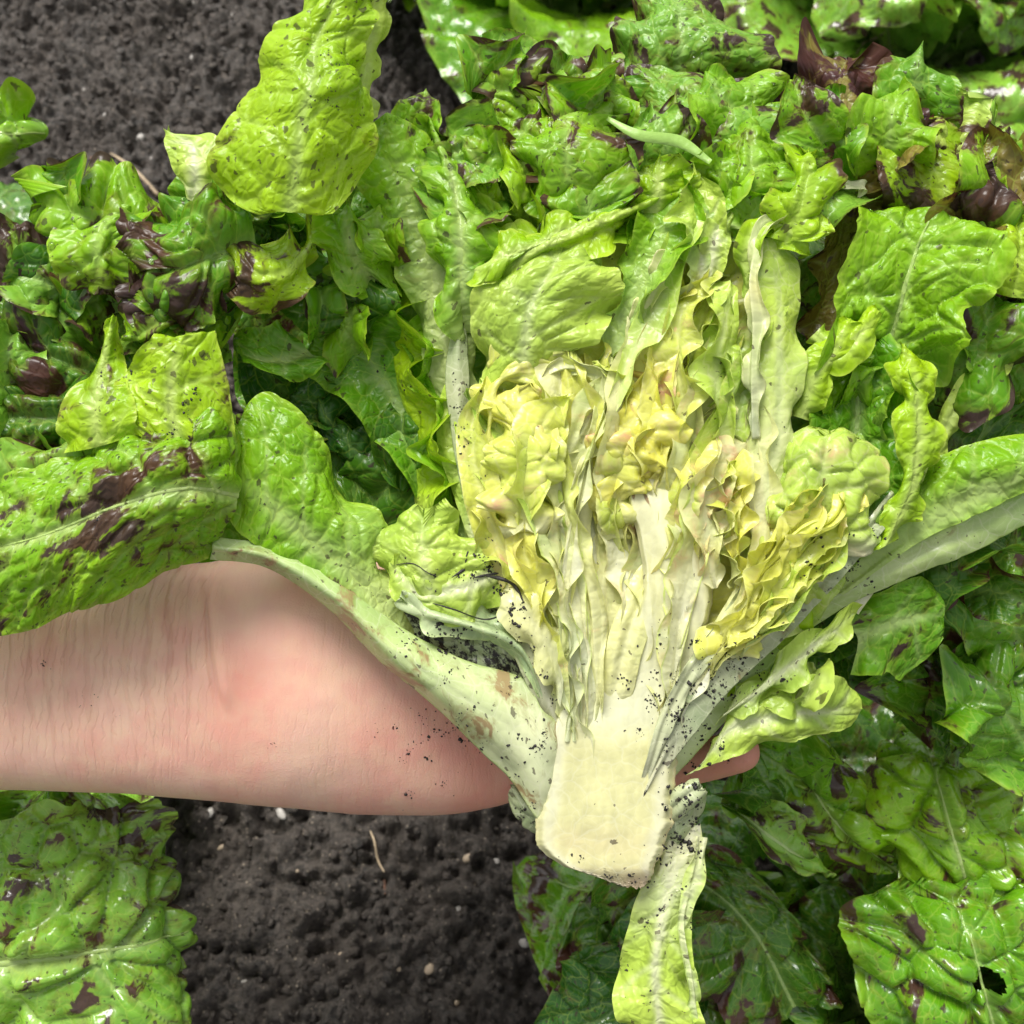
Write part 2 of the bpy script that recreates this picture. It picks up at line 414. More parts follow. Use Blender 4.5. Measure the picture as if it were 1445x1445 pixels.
# ------------------------------------------------------------------ soil
def soil_material():
    k = NT("damp_soil")
    tc = k.new("TexCoord").outputs["Object"]
    n1 = k.new("TexNoise", {"Vector": tc, "Scale": 300.0, "Detail": 6.0, "Roughness": .7}).outputs["Fac"]
    n2 = k.new("TexNoise", {"Vector": tc, "Scale": 28.0, "Detail": 4.0, "Roughness": .6}).outputs["Fac"]
    n3 = k.new("TexNoise", {"Vector": tc, "Scale": 900.0, "Detail": 2.0}).outputs["Fac"]
    c = k.mix(k.ramp(n1, .3, .72), (.020, .018, .016), (.15, .126, .104))
    c = k.mix(k.math('MULTIPLY', k.ramp(n2, .35, .7), .55), c, (.075, .058, .045))
    vo = k.new("TexVoronoi", {"Vector": tc, "Scale": 420.0})
    rnd = k.new("SeparateColor", {"Color": vo.outputs["Color"]}).outputs[0]
    gr = k.math('MULTIPLY', k.ramp(vo.outputs["Distance"], .34, .22), k.math('GREATER_THAN', rnd, .88))
    c = k.mix(k.math('MULTIPLY', gr, .8), c, (.34, .28, .21))
    bp = k.new("Bump", {"Height": k.math('ADD', n1, k.math('MULTIPLY', n3, .4)), "Strength": .9, "Distance": .003}).outputs[0]
    rg = k.math('ADD', k.math('MULTIPLY', n2, .5), .32)
    pr = k.new("BsdfPrincipled", {"Base Color": c, "Roughness": rg, "Normal": bp})
    k.t.links.new(pr.outputs[0], k.out.inputs[0]); return k.m
M_SOIL = soil_material()

def soil_h(x, y):
    h = .030 * (fbm(x * 7, y * 7, 3, 3) - .5)
    h = h + .020 * (fbm(x * 45, y * 45, 5, 4, .6) - .5)
    h = h + .016 * (np.abs(2 * fbm(x * 85, y * 85, 41, 2) - 1) - .25)
    rid = 1 - np.abs(2 * fbm(x * 120, y * 120, 9, 3, .55) - 1)
    h = h + .011 * (rid - .7) + .007 * (fbm(x * 330, y * 330, 11, 2) - .5)
    return h
SX0, SX1, SY0, SY1 = -.62, .50, -.08, .92
nx, ny = 600, 540
gx, gy = np.meshgrid(np.linspace(SX0, SX1, nx), np.linspace(SY0, SY1, ny))
gz = soil_h(gx, gy)
# outer skirt of the same sheet, out to the edge of the field
V = np.stack([gx, gy, gz], 2).reshape(-1, 3)
ix = np.arange(nx * ny).reshape(ny, nx)
Q = np.stack([ix[:-1, :-1], ix[:-1, 1:], ix[1:, 1:], ix[1:, :-1]], 2).reshape(-1, 4)
ring = np.concatenate([ix[0, :-1], ix[:-1, -1], ix[-1, :0:-1], ix[:0:-1, 0]])
rv = V[ring].copy(); cxy = np.array([(SX0 + SX1) / 2, (SY0 + SY1) / 2])
layers = [ring]; base = len(V); allv = [V]
for kf, sc_ in enumerate((1.6, 3.5, 9, 30)):
    q_ = rv.copy(); q_[:, :2] = cxy + (rv[:, :2] - cxy) * sc_; q_[:, 2] = soil_h(q_[:, 0], q_[:, 1]) - .004
    allv.append(q_); layers.append(base + np.arange(len(ring))); base += len(ring)
for l0, l1 in zip(layers[:-1], layers[1:]):
    Q = np.concatenate([Q, np.stack([l0, l1, np.roll(l1, -1), np.roll(l0, -1)], 1)])
soil = obj("soil", mesh_np("soil", np.concatenate(allv), Q), M_SOIL, kind="structure", label="dark damp crumbly garden soil of the lettuce bed", cat="soil")

def ico(sub=1):
    bm = bmesh.new(); bmesh.ops.create_icosphere(bm, subdivisions=sub, radius=1)
    v = np.array([x.co[:] for x in bm.verts]); f = np.array([[y.index for y in x.verts] for x in bm.faces]); bm.free()
    return v, f
ICO1, ICO2 = ico(1), ico(2)

def blob_cloud(centers, sizes, seed, flat=.75, src=None, rough=.35, normal=None):
    """many small rough lumps joined into one mesh"""
    v0, f0 = src or ICO1
    rng = np.random.default_rng(seed); n = len(centers)
    sc3 = sizes[:, None] * rng.uniform(.55, 1.25, (n, 3)) * np.array([1, 1, flat])
    ang = rng.uniform(0, 6.283, n); ca, sa = np.cos(ang), np.sin(ang)
    v = v0[None] * (1 + rng.uniform(-rough, rough, (n, len(v0), 1)))
    v = v * sc3[:, None, :]
    x = v[..., 0] * ca[:, None] - v[..., 1] * sa[:, None]; y = v[..., 0] * sa[:, None] + v[..., 1] * ca[:, None]
    v = np.stack([x, y, v[..., 2]], 2)
    if normal is not None:
        z = np.asarray(normal, float); z = z / np.linalg.norm(z, axis=-1, keepdims=True)
        z = np.broadcast_to(z, (n, 3)); a_ = np.cross(z, np.array([.3, .9, .2])); a_ /= np.linalg.norm(a_, axis=1, keepdims=True); b_ = np.cross(z, a_)
        v = v[..., 0:1] * a_[:, None] + v[..., 1:2] * b_[:, None] + v[..., 2:3] * z[:, None]
    v = v + centers[:, None, :]
    f = f0[None] + (np.arange(n) * len(v0))[:, None, None]
    return v.reshape(-1, 3), f.reshape(-1, 3)

rng = np.random.default_rng(4)
n = 20000
cx = rng.uniform(-.50, .22, n); cy = rng.uniform(-.05, .85, n)
keepm = (cx < .12) | (cy < .3)
cx, cy = cx[keepm], cy[keepm]; n = len(cx)
sz = .0009 + .0030 * rng.uniform(0, 1, n) ** 3
big = rng.uniform(0, 1, n) > .992; sz[big] *= 2.0
cv, cf = blob_cloud(np.stack([cx, cy, soil_h(cx, cy) + sz * .15], 1), sz, 5, .8)
obj("soil_crumbs", mesh_np("soil_crumbs", cv, None, tris=cf, smooth=False), M_SOIL, kind="stuff", label="loose dark soil crumbs lying all over the bed", cat="soil")

# ------------------------------------------------------------------ pebbles, twigs
def plain(name, col, rough=.6, var=.3, scale=300., sss=0., spec=.5):
    k = NT(name)
    tc = k.new("TexCoord").outputs["Object"]
    n1 = k.new("TexNoise", {"Vector": tc, "Scale": scale, "Detail": 4.0}).outputs["Fac"]
    v = k.math('ADD', k.math('MULTIPLY', n1, var * 2), 1 - var)
    c = k.mix(1.0, (*col, 1), k.new("CombineColor", {0: v, 1: v, 2: v}).outputs[0], 'MULTIPLY')
    bp = k.new("Bump", {"Height": n1, "Strength": .4, "Distance": .001}).outputs[0]
    pr = k.new("BsdfPrincipled", {"Base Color": c, "Roughness": rough, "Normal": bp, "Specular IOR Level": spec})
    k.t.links.new(pr.outputs[0], k.out.inputs[0]); return k.m
M_PEB = plain("white_quartz_pebble", (.42, .39, .35), .5, .3, 500)
M_PEBT = plain("tan_pebble", (.46, .36, .25), .5, .25, 400)
M_TWIG = plain("dry_twig_bark", (.16, .085, .055), .7, .4, 600)
M_STRAW = plain("dry_straw", (.55, .42, .27), .6, .3, 600)

def pebble(px, py, r, mat, label, group=None, seed=0, nm="pebble"):
    p = G(px, py, 0); z = float(soil_h(np.array([p[0]]), np.array([p[1]]))[0])
    v, f = blob_cloud(np.zeros((1, 3)), np.array([r]), seed + 40, .65, ICO2, .13)
    o = obj(nm, mesh_np(nm, v, None, tris=f), mat, label=label, cat="pebble", group=group)
    o.location = (p[0], p[1], z + r * .35)
    return o
pebble(273, 82, .0050, M_PEB, "flat white pebble, largest and brightest of those on the soil", seed=1)
pebble(205, 211, .0034, M_PEB, "round white pebble on soil near a thin reddish twig", seed=2)
for i, (x, y, r) in enumerate([(274, 17, .0022), (60, 88, .0016), (155, 178, .0020), (218, 235, .0015), (330, 28, .0018), (120, 128, .0014), (30, 60, .0014)]):
    pebble(x, y, r, M_PEB, "tiny white grit stone on the open soil beyond the arm", "grit stones beyond the arm", seed=10 + i)
pebble(399, 1151, .0040, M_PEB, "cream white pebble on soil just below the hand", seed=3)
pebble(165, 1155, .0040, M_PEB, "angular white stone between forearm and speckled leaf", seed=4)
pebble(213, 1176, .0040, M_PEBT, "tan stone lying beside the speckled leaf edge", seed=5)
for i, (x, y, r) in enumerate([(303, 1153, .0026), (365, 1138, .0020), (312, 1195, .0022), (648, 1285, .0024), (606, 1368, .0026), (645, 1415, .0022), (740, 1332, .0022), (565, 1370, .0014), (660, 1213, .0024), (345, 1385, .0014), (480, 1345, .0013), (420, 1230, .0013), (700, 1215, .0016)]):
    pebble(x, y, r, M_PEBT if i % 3 else M_PEB, "small pale grit stone on the dark soil under the hand", "grit stones under the hand", seed=30 + i)

def tube(name, pts, rad, mat, parent=None, seg=8, ends=True, **kw):
    pts = crom(np.asarray(pts, float), np.linspace(0, 1, max(8, 6 * len(pts))))
    rad = np.interp(np.linspace(0, 1, len(pts)), np.linspace(0, 1, len(rad)), rad)
    t_ = np.gradient(pts, axis=0); t_ /= np.linalg.norm(t_, axis=1, keepdims=True) + 1e-12
    a_ = np.cross(t_, np.array([.21, .33, .92])); a_ /= np.linalg.norm(a_, axis=1, keepdims=True) + 1e-12; b_ = np.cross(t_, a_)
    an = np.linspace(0, 2 * math.pi, seg, endpoint=False)
    v = pts[:, None] + rad[:, None, None] * (np.cos(an)[None, :, None] * a_[:, None] + np.sin(an)[None, :, None] * b_[:, None])
    n_ = len(pts); ii = np.arange(n_ * seg).reshape(n_, seg)
    q = np.stack([ii[:-1], np.roll(ii[:-1], -1, 1), np.roll(ii[1:], -1, 1), ii[1:]], 2).reshape(-1, 4)
    c0 = n_ * seg; vv = np.concatenate([v.reshape(-1, 3), pts[:1], pts[-1:]])
    tr = np.concatenate([np.stack([np.roll(ii[0], -1), ii[0], np.full(seg, c0)], 1), np.stack([ii[-1], np.roll(ii[-1], -1), np.full(seg, c0 + 1)], 1)])
    org = pts[0].copy()
    o = obj(name, mesh_np(name, vv - org, q, tris=tr), mat, parent, **kw); o.location = org
    return o
def gpt(px, py, dz=.002):
    p = G(px, py, 0); p[2] = float(soil_h(np.array([p[0]]), np.array([p[1]]))[0]) + dz; return p
tube("twig", [gpt(134, 235), gpt(146, 252), gpt(160, 272)], [.0012, .0015, .0013], M_TWIG, label="short reddish brown twig lying on the soil", cat="twig")
tube("straw", [gpt(160, 226, .004), gpt(178, 243, .006), gpt(202, 262, .004), gpt(225, 280, .003)], [.0005, .0010, .0014, .0015], M_STRAW, label="thin pale curved plant stalk on soil beside the reddish twig", cat="straw")
tube("root", [gpt(520, 1168), gpt(530, 1190, .005), gpt(534, 1215, .004), gpt(543, 1232)], [.0003, .0006, .0007, .0004], M_STRAW, label="pale dry root bit on the soil below the hand", cat="root")
tube("twig", [gpt(541, 1240), gpt(543, 1262)], [.0008, .0006], M_TWIG, label="dark brown twig stub just under the pale root bit", cat="twig")

# ------------------------------------------------------------------ lettuces growing in the bed
def plant(px, py, h, label, R=.15, H=.15, n=26, seed=0, pal=('deep', 'mid'), blotch=.40, az0=0., open_=1., res=1., keepaz=None, base=None, dark=0., mat=None, blis=.0032):
    c = np.array(base) if base is not None else G(px, py, h)
    z0 = float(soil_h(np.array([c[0]]), np.array([c[1]]))[0])
    root = bpy.data.objects.new("lettuce_plant", None); COL.objects.link(root); root.location = (c[0], c[1], z0)
    root.empty_display_size = .03
    tag(root, label, "lettuce", "lettuces growing in the bed")
    rg = np.random.default_rng(seed)
    o0 = np.array([c[0], c[1], z0])
    for i in range(n):
        f = i / (n - 1)                       # 0 outer .. 1 heart
        az = az0 + i * 2.39996 + rg.uniform(-.25, .25)
        if keepaz is not None and not keepaz(az % 6.283, f): continue
        L = (1.15 - .55 * f) * rg.uniform(.88, 1.12)
        spread = (1 - f) ** .8 * open_
        # midrib in (r, z)
        rs = np.array([.0, .22, .5, .78, 1.0]) * R * L * (.28 + .85 * spread) + .006 + .008 * f
        zs = np.array([.02, .30, .72, .95 + .06 * f, .82 - .28 * spread + .25 * f]) * H * (.55 + .55 * f + .12 * rg.uniform(-1, 1))
        wd = np.array([.012, .026, .056, .066, .030]) * (R / .15) * (1.05 - .40 * f) * rg.uniform(.9, 1.1)
        ca, sa = math.cos(az), math.sin(az)
        tw = rg.uniform(-.35, .35)
        W = []
        for r, z, w_ in zip(rs, zs, wd):
            row = []
            for cc in (-1, -.5, 0, .5, 1):
                x, y = r, cc * w_
                up = (abs(cc) ** 2) * w_ * (.55 * f + .15) - (abs(cc) ** 2) * w_ * .25 * spread + cc * w_ * tw
                x = x - abs(cc) ** 2 * w_ * .25 * f
                row.append(o0 + np.array([x * ca - y * sa, x * sa + y * ca, z + up]))
            W.append(row)
        p_ = pal[1] if rg.uniform() < .35 + .3 * f else pal[0]
        q = int(res * 58); qs = int(res * 48)
        holes = ()
        if rg.uniform() < .18: holes = ((rg.uniform(.2, .8), rg.uniform(.55, .85), .05, .045),)
        sheet(root, W, p_, nt=q, ns=qs, rt=.55, bilw=.2, cell=.0165 * rg.uniform(.85, 1.2), blis=1.9 * blis * rg.uniform(.8, 1.25), ruf=.005, rfreq=rg.uniform(28, 42), und=.007,
              jag=.05, lat=.02, g=(.0, .35), blotch=blotch - .12 + rg.uniform(-.04, .04), btop=.14, speck=.22, mat=mat or M_DARK, vein=.55, seed=seed * 100 + i + 1, holes=holes, ribw=.0018, midrib=.0013)
    return root
LP = {}

pR = plant(1290, 1420, .06, "glossy dark green lettuce with purple blotches growing below the cut stem", R=.15, H=.085, n=18, seed=3, az0=.4, pal=('deep', 'mid'), blotch=.38, blis=.0045)
plant(1560, 700, .06, "blistered red flecked lettuce growing right behind the held head", R=.15, H=.14, n=26, seed=5, az0=1.1, blotch=.42, blis=.0045)
plant(1330, -40, .08, "pale mottled lettuce growing beyond the purple topped leaves", R=.17, H=.15, n=26, seed=7, az0=.2, pal=('teal', 'bright'), blotch=.40)
plant(800, -110, .08, "green lettuce growing beyond the soil gap behind the tall lime leaf", R=.17, H=.14, n=26, seed=11, az0=2.2, pal=('mid', 'bright'), blotch=.37)
pE = plant(-210, 560, .05, "lettuce half hidden under the curly speckled leaves by the forearm", R=.13, H=.12, n=24, seed=13, az0=.9, pal=('deep', 'mid'), blotch=.34)
pL = plant(-430, 1340, .05, "speckled veined lettuce growing on the near side of the forearm", R=.18, H=.12, n=22, seed=17, az0=.35, pal=('teal', 'bright'), blotch=.40, open_=1.1)
def RW(*rs): return rows(*rs)
BIG = dict(mat=M_DARK, midrib=.0009, cell=.0155, blis=.0098, bilw=.12, ruf=.003, rfreq=26, und=.006, rimb=.08, g=(-.3, .0), vein=.5, speck=.22, blotch=.42, jag=.05, ribw=.002, lat=.03)
sheet(pR, RW([(1300, 1260, -12), (1270, 1230, -11), (1200, 1220, -11)], [(1240, 1180, -10.5), (1180, 1160, -9.5), (1110, 1150, -10.5)], [(1190, 1090, -10.5), (1130, 1090, -9.6), (1060, 1100, -10.6)], [(1130, 1040, -11.2), (1080, 1050, -10.8), (1040, 1070, -11.2)]), 'bright', nt=100, ns=90, rt=.75, **BIG)
sheet(pR, RW([(1460, 1330, -11), (1380, 1300, -10), (1290, 1270, -11)], [(1440, 1220, -9.5), (1350, 1200, -8.5), (1250, 1190, -10)], [(1410, 1110, -9.8), (1320, 1100, -8.8), (1220, 1110, -10.2)], [(1360, 1045, -11), (1300, 1040, -10.6), (1230, 1060, -11)]), 'bright', nt=110, ns=100, rt=.8, **{**BIG, 'blotch': .36})
sheet(pR, RW([(1560, 1560, -10), (1440, 1560, -9), (1280, 1600, -10)], [(1530, 1440, -9), (1400, 1440, -7.8), (1230, 1470, -9)], [(1510, 1330, -8.8), (1370, 1330, -7.6), (1190, 1350, -8.6)], [(1450, 1240, -9.6), (1330, 1250, -9), (1165, 1270, -9.4)]), 'mid', nt=120, ns=120, rt=.9, **{**BIG, 'holes': ((.50, .52, .055, .05),), 'blotch': .37})
sheet(pR, RW([(1180, 1400, -12.5), (1120, 1420, -12.2), (1060, 1480, -12.5)], [(1130, 1310, -12), (1060, 1310, -11.5), (980, 1380, -12.3)], [(1060, 1220, -12.2), (980, 1240, -12), (900, 1330, -12.8)], [(960, 1180, -13), (890, 1210, -13), (830, 1280, -13.4)]), 'deep', nt=80, ns=80, rt=.8, **BIG)
sheet(pR, RW([(1080, 1500, -13.5), (1020, 1520, -13.2), (960, 1560, -13.6)], [(1000, 1400, -13.2), (930, 1420, -13), (850, 1480, -13.6)], [(930, 1300, -13.4), (870, 1330, -13.4), (800, 1400, -13.8)], [(860, 1230, -14), (820, 1270, -14), (780, 1330, -14.2)]), 'deep', nt=80, ns=80, rt=.8, **BIG)
sheet(pR, RW([(1180, 1230, -8.5), (1150, 1225, -8.2), (1140, 1190, -8.6)], [(1130, 1225, -8.0), (1100, 1190, -7.4), (1100, 1140, -8.2)], [(1060, 1190, -8.2), (1050, 1150, -7.8), (1060, 1115, -8.4)], [(1030, 1140, -8.8), (1035, 1125, -8.6), (1045, 1110, -8.8)]), 'teal', nt=60, ns=60, rt=.85, **{**BIG, 'blis': .002, 'blotch': .4})

# leaves of the lettuces at the left that reach into view
VE = dict(mat=M_DARK, midrib=.0017, bilw=.25, cell=.0155, blis=.0085, ruf=.009, rfreq=22, und=.010, rimb=.05, g=(-.3, .0), vein=1.25, speck=.34, blotch=.41, jag=.13, ribw=.0034, lat=.036, vcol=(.44, .54, .20), rib=-.0022)
sheet(pL, RW([(-300, 1560, -9), (-320, 1380, -8), (-330, 1180, -9)], [(-150, 1560, -7.6), (-170, 1370, -6.6), (-180, 1150, -7.6)], [(20, 1570, -7), (0, 1360, -6), (-10, 1120, -7)], [(170, 1560, -7.2), (140, 1340, -6.4), (110, 1100, -7.4)], [(255, 1500, -8.2), (225, 1320, -7.6), (190, 1130, -8.4)], [(290, 1420, -9.4), (256, 1310, -9), (230, 1190, -9.4)]), 'teal', nt=130, ns=130, rt=.72, **VE)
sheet(pL, RW([(0, 1250, -9.5), (0, 1190, -9.2), (0, 1110, -9.6)], [(100, 1230, -9), (110, 1160, -8.6), (90, 1080, -9.2)], [(180, 1230, -9.4), (190, 1180, -9.2), (150, 1100, -9.6)], [(225, 1240, -10), (235, 1210, -10), (210, 1160, -10)]), 'mid', nt=70, ns=70, rt=.7, **VE)
sheet(pE, RW([(-260, 290, -14), (-270, 210, -13.5), (-250, 120, -14)], [(-150, 280, -13), (-150, 200, -12.4), (-150, 120, -13)], [(-50, 255, -12.6), (-50, 190, -12), (-50, 135, -12.6)], [(15, 238, -12.6), (25, 190, -12.2), (20, 140, -12.6)], [(38, 225, -12.9), (48, 185, -12.8), (45, 142, -12.9)]), 'bright', nt=80, ns=60, rt=.96, **{**VE, 'blotch': .2})

# ------------------------------------------------------------------ the holding hand
def skin_material():
    k = NT("skin")
    tc = k.new("TexCoord").outputs["Object"]
    sx = k.new("SeparateXYZ", {0: tc})
    n1 = k.new("TexNoise", {"Vector": tc, "Scale": 32.0, "Detail": 3.0}).outputs["Fac"]
    n2 = k.new("TexNoise", {"Vector": tc, "Scale": 120.0, "Detail": 3.0}).outputs["Fac"]
    red = k.new("Attribute", attribute_name="red").outputs["Color"]
    rs = k.new("SeparateColor", {"Color": red})
    c = k.mix(k.ramp(n1, .35, .68), (.78, .50, .38), (.78, .42, .32))
    c = k.mix(k.math('MULTIPLY', k.ramp(n2, .38, .66), .55), c, (.80, .55, .38))
    c = k.mix(k.math('MULTIPLY', rs.outputs[0], .6), c, (.70, .215, .165))
    c = k.mix(k.math('MULTIPLY', rs.outputs[2], .6), c, (.52, .25, .17))  # painted shade on the lower edge, strength from the blue channel
    # wrinkles: lines across the wrist, strength from the green channel
    def wr(su, sv, rot):
        mp = k.new("Mapping", {"Vector": tc, "Rotation": (0, 0, rot), "Scale": (su, sv, sv)}).outputs[0]
        return k.new("TexNoise", {"Vector": mp, "Scale": 1.0, "Detail": 3.0, "Roughness": .55, "Distortion": .4}).outputs["Fac"]
    w3 = wr(260, 700, .5)
    def wave(per, rot, dist, ds):
        mp = k.new("Mapping", {"Vector": tc, "Rotation": (0, 0, rot), "Scale": (1, 1, .2)}).outputs[0]
        f = k.new("TexWave", {"Vector": mp, "Scale": 2 * math.pi / 20 / per, "Distortion": dist, "Detail": 3.0, "Detail Scale": ds, "Detail Roughness": .6}, wave_type='BANDS', bands_direction='X').outputs["Fac"]
        return k.ramp(f, .26, .0)
    brk = k.ramp(k.new("TexNoise", {"Vector": tc, "Scale": 160.0, "Detail": 2.0}).outputs["Fac"], .36, .60)
    rid = k.math('MULTIPLY', wave(.0026, .12, 7.0, .9), brk)
    rid2 = wave(.0062, -.05, 6.0, .5)
    rr = k.math('MULTIPLY', k.math('ADD', rid, rid2), rs.outputs[1])
    c = k.mix(k.math('MULTIPLY', rr, .14), c, (.52, .23, .15))
    fine = k.new("TexVoronoi", {"Vector": tc, "Scale": 1100.0}, feature='DISTANCE_TO_EDGE').outputs["Distance"]
    h = k.math('ADD', k.math('MULTIPLY', rr, -.8), k.math('MULTIPLY', w3, .18))
    h = k.math('ADD', h, k.math('MULTIPLY', fine, .22))
    bp = k.new("Bump", {"Height": h, "Strength": .42, "Distance": .0010}).outputs[0]
    pr = k.new("BsdfPrincipled", {"Base Color": c, "Roughness": .46, "Normal": bp, "Subsurface Weight": .25, "Subsurface Radius": (.006, .0025, .0012), "Subsurface Scale": 1.0, "Specular IOR Level": .4})
    k.t.links.new(pr.outputs[0], k.out.inputs[0]); return k.m
M_SKIN = skin_material()

FR = Matrix(((RV[0], UV_[0], -AX[0]), (RV[1], UV_[1], -AX[1]), (RV[2], UV_[2], -AX[2])))   # held frame axes
def HL(px, py, wc):
    """local held-frame coordinates (u, v, w) of a pixel at depth wc cm"""
    d = D0 - wc * .01
    return np.array([(px - IMG / 2) / FPX * d, (IMG / 2 - py) / FPX * d, wc * .01])

def build_hand():
    # forearm and palm: stations x, y_low, y_up, w_centre(cm), half thickness(cm)
    st = [(-330, 1135, 800, -3.6, 2.9), (-150, 1118, 790, -3.5, 2.8), (0, 1112, 790, -3.4, 2.7), (120, 1113, 796, -3.3, 2.6), (220, 1119, 798, -3.2, 2.5), (300, 1126, 792, -3.2, 2.45),
          (370, 1133, 775, -3.4, 2.6), (450, 1140, 752, -3.7, 2.7), (540, 1146, 745, -4.2, 2.65), (620, 1147, 760, -4.4, 2.4), (680, 1140, 780, -4.6, 2.1), (730, 1128, 800, -4.6, 1.7), (770, 1105, 815, -5.0, 1.4)]
    S = crom(np.array(st, float), np.linspace(0, 1, 90))
    seg = 56; an = np.linspace(0, 2 * math.pi, seg, endpoint=False)
    vv = []
    for x, yl, yu, wc, ht in S:
        lo = HL(x, yl, wc); up = HL(x, yu, wc)
        c = (lo + up) / 2; hv = np.linalg.norm(up - lo) / 2
        e = .84
        cs = np.sign(np.cos(an)) * np.abs(np.cos(an)) ** e; sn = np.sign(np.sin(an)) * np.abs(np.sin(an)) ** e
        vv.append(np.stack([np.full(seg, c[0]), c[1] + hv * cs, c[2] + ht * .01 * sn], 1))
    vv = np.array(vv); n_ = len(vv)
    ii = np.arange(n_ * seg).reshape(n_, seg)
    q = np.stack([ii[:-1], ii[1:], np.roll(ii[1:], -1, 1), np.roll(ii[:-1], -1, 1)], 2).reshape(-1, 4).tolist()
    verts = vv.reshape(-1, 3).tolist()
    verts += [vv[0].mean(0).tolist(), vv[-1].mean(0).tolist()]
    for k_ in range(seg):
        q.append([int(ii[0, (k_ + 1) % seg]), n_ * seg, int(ii[0, k_])][::-1]); q.append([int(ii[-1, (k_ + 1) % seg]), n_ * seg + 1, int(ii[-1, k_])])
    def finger(pts, rad):
        p = crom(np.array([HL(*a) for a in pts]), np.linspace(0, 1, 40)); r = np.interp(np.linspace(0, 1, 40), np.linspace(0, 1, len(rad)), rad)
        b0 = len(verts); v0, f0 = ICO2
        for pp, r_ in zip(p, r):                       # beads, fused by the voxel remesh
            b = len(verts); verts.extend((v0 * r_ + pp).tolist()); q.extend((f0 + b).tolist())
    finger([(690, 1085, -4.4), (790, 1092, -5.2), (890, 1088, -5.3), (960, 1078, -4.6), (1046, 1062, -3.2)], [.0105, .0098, .0088, .0082, .0085, .0070])     # little
    finger([(700, 1010, -4.9), (810, 1010, -6.4), (930, 1000, -6.8), (1020, 985, -5.9), (1085, 970, -4.8)], [.0115, .0108, .0098, .0090, .0076])
    finger([(700, 925, -5.2), (815, 920, -7.2), (950, 905, -7.8), (1050, 890, -6.9), (1110, 880, -5.8)], [.0118, .0110, .0100, .0092, .0078])
    finger([(690, 840, -5.2), (800, 825, -7.2), (930, 805, -7.8), (1020, 790, -7.0), (1070, 785, -6.2)], [.0115, .0108, .0098, .0090, .0076])
    finger([(420, 830, -4.2), (500, 740, -5.0), (580, 660, -5.4), (640, 600, -5.6)], [.0175, .0140, .0112, .0090])                   # thumb, behind the leaves
    finger([(360, 880, -3.6), (470, 830, -3.6), (560, 810, -4.2)], [.017, .019, .014])                                               # thenar
    me = bpy.data.meshes.new("tmp"); me.from_pydata(verts, [], q); me.update()
    o = bpy.data.objects.new("tmp", me); COL.objects.link(o)
    md = o.modifiers.new("r", 'REMESH'); md.mode = 'VOXEL'; md.voxel_size = .0016; md.use_smooth_shade = True
    s_ = o.modifiers.new("s", 'SMOOTH'); s_.iterations = 14; s_.factor = .5
    u_ = o.modifiers.new("u", 'SUBSURF'); u_.levels = 1; u_.render_levels = 1
    dg = bpy.context.evaluated_depsgraph_get(); dg.update()
    m2 = bpy.data.meshes.new_from_object(o.evaluated_get(dg)); bpy.data.objects.remove(o)
    m2.name = "hand"
    nv = len(m2.vertices); co = np.empty(nv * 3, np.float32); m2.vertices.foreach_get("co", co); co = co.reshape(-1, 3).astype(float)
    no = np.empty(nv * 3, np.float32); m2.vertices.foreach_get("normal", no); no = no.reshape(-1, 3)
    d = D0 - co[:, 2]; px = co[:, 0] / d * FPX + IMG / 2; py = IMG / 2 - co[:, 1] / d * FPX
    front = np.clip(no[:, 2], 0, 1)
    def line(x0, y0, x1, y1, wid, bow=0):
        dx, dy = x1 - x0, y1 - y0; L = math.hypot(dx, dy)
        t_ = ((px - x0) * dx + (py - y0) * dy) / L / L; s_ = ((px - x0) * dy - (py - y0) * dx) / L - bow * 4 * t_ * (1 - t_)
        return np.exp(-(s_ / wid) ** 2) * sm(t_, -.08, .15) * sm(t_, 1.08, .8), s_, t_
    dz = np.zeros(nv)
    for a_ in [(292, 800, 312, 1010, 5, -8, .0016), (262, 805, 275, 980, 5, -6, .0006), (238, 815, 240, 960, 4, 3, .0004), 
               (205, 830, 212, 1000, 4, 3, .0004), (170, 850, 172, 990, 4, -3, .0004), (140, 860, 138, 1020, 4, 3, .0003), (110, 870, 105, 1020, 4, -3, .0003),
               (75, 880, 72, 1020, 4, 3, .0003), (40, 890, 44, 1030, 4, 3, .0003), (284, 890, 290, 1020, 4, 2, .0004)]:
        g_, s_, t_ = line(*a_[:6]); dz -= g_ * a_[6] * front
        dz += np.exp(-((s_ - 16) / 14) ** 2) * sm(t_, 0, .2) * sm(t_, 1, .8) * a_[6] * .7 * front     # swollen fold beside the crease
    dz += .0022 * np.exp(-(((px - 480) / 120) ** 2 + ((py - 1000) / 90) ** 2)) * front       # heel of the hand
    dz += .0010 * (fbm(px * .012, py * .012, 31, 3) - .5)
    co = co + no * dz[:, None]
    m2.vertices.foreach_set("co", co.astype(np.float32).ravel())
    redv = .5 * np.exp(-(((px - 330) / 50) ** 2 + ((py - 985) / 75) ** 2)) + .35 * np.exp(-(((px - 420) / 130) ** 2 + ((py - 900) / 80) ** 2)) + .9 * sm(px, 560, 700) + .35 * np.exp(-(((px - 540) / 90) ** 2 + ((py - 1040) / 60) ** 2))
    redv = np.clip(redv * (.45 + 1.1 * fbm(px * .02, py * .02, 77, 3)) + .15 * (fbm(px * .006, py * .006, 71, 2) - .35), 0, 1)
    wrz = sm(px, 330, 250) * sm(px, -300, 60) * sm(py, 1110, 1010) * (.5 + .5 * sm(py, 1050, 920)) + .12
    low_shade = sm(py, 1095, 1160) * .35  # shading of the hand's lower edge, painted into the skin colour
    arr = np.stack([redv, wrz, low_shade, np.ones(nv)], 1).astype(np.float32)
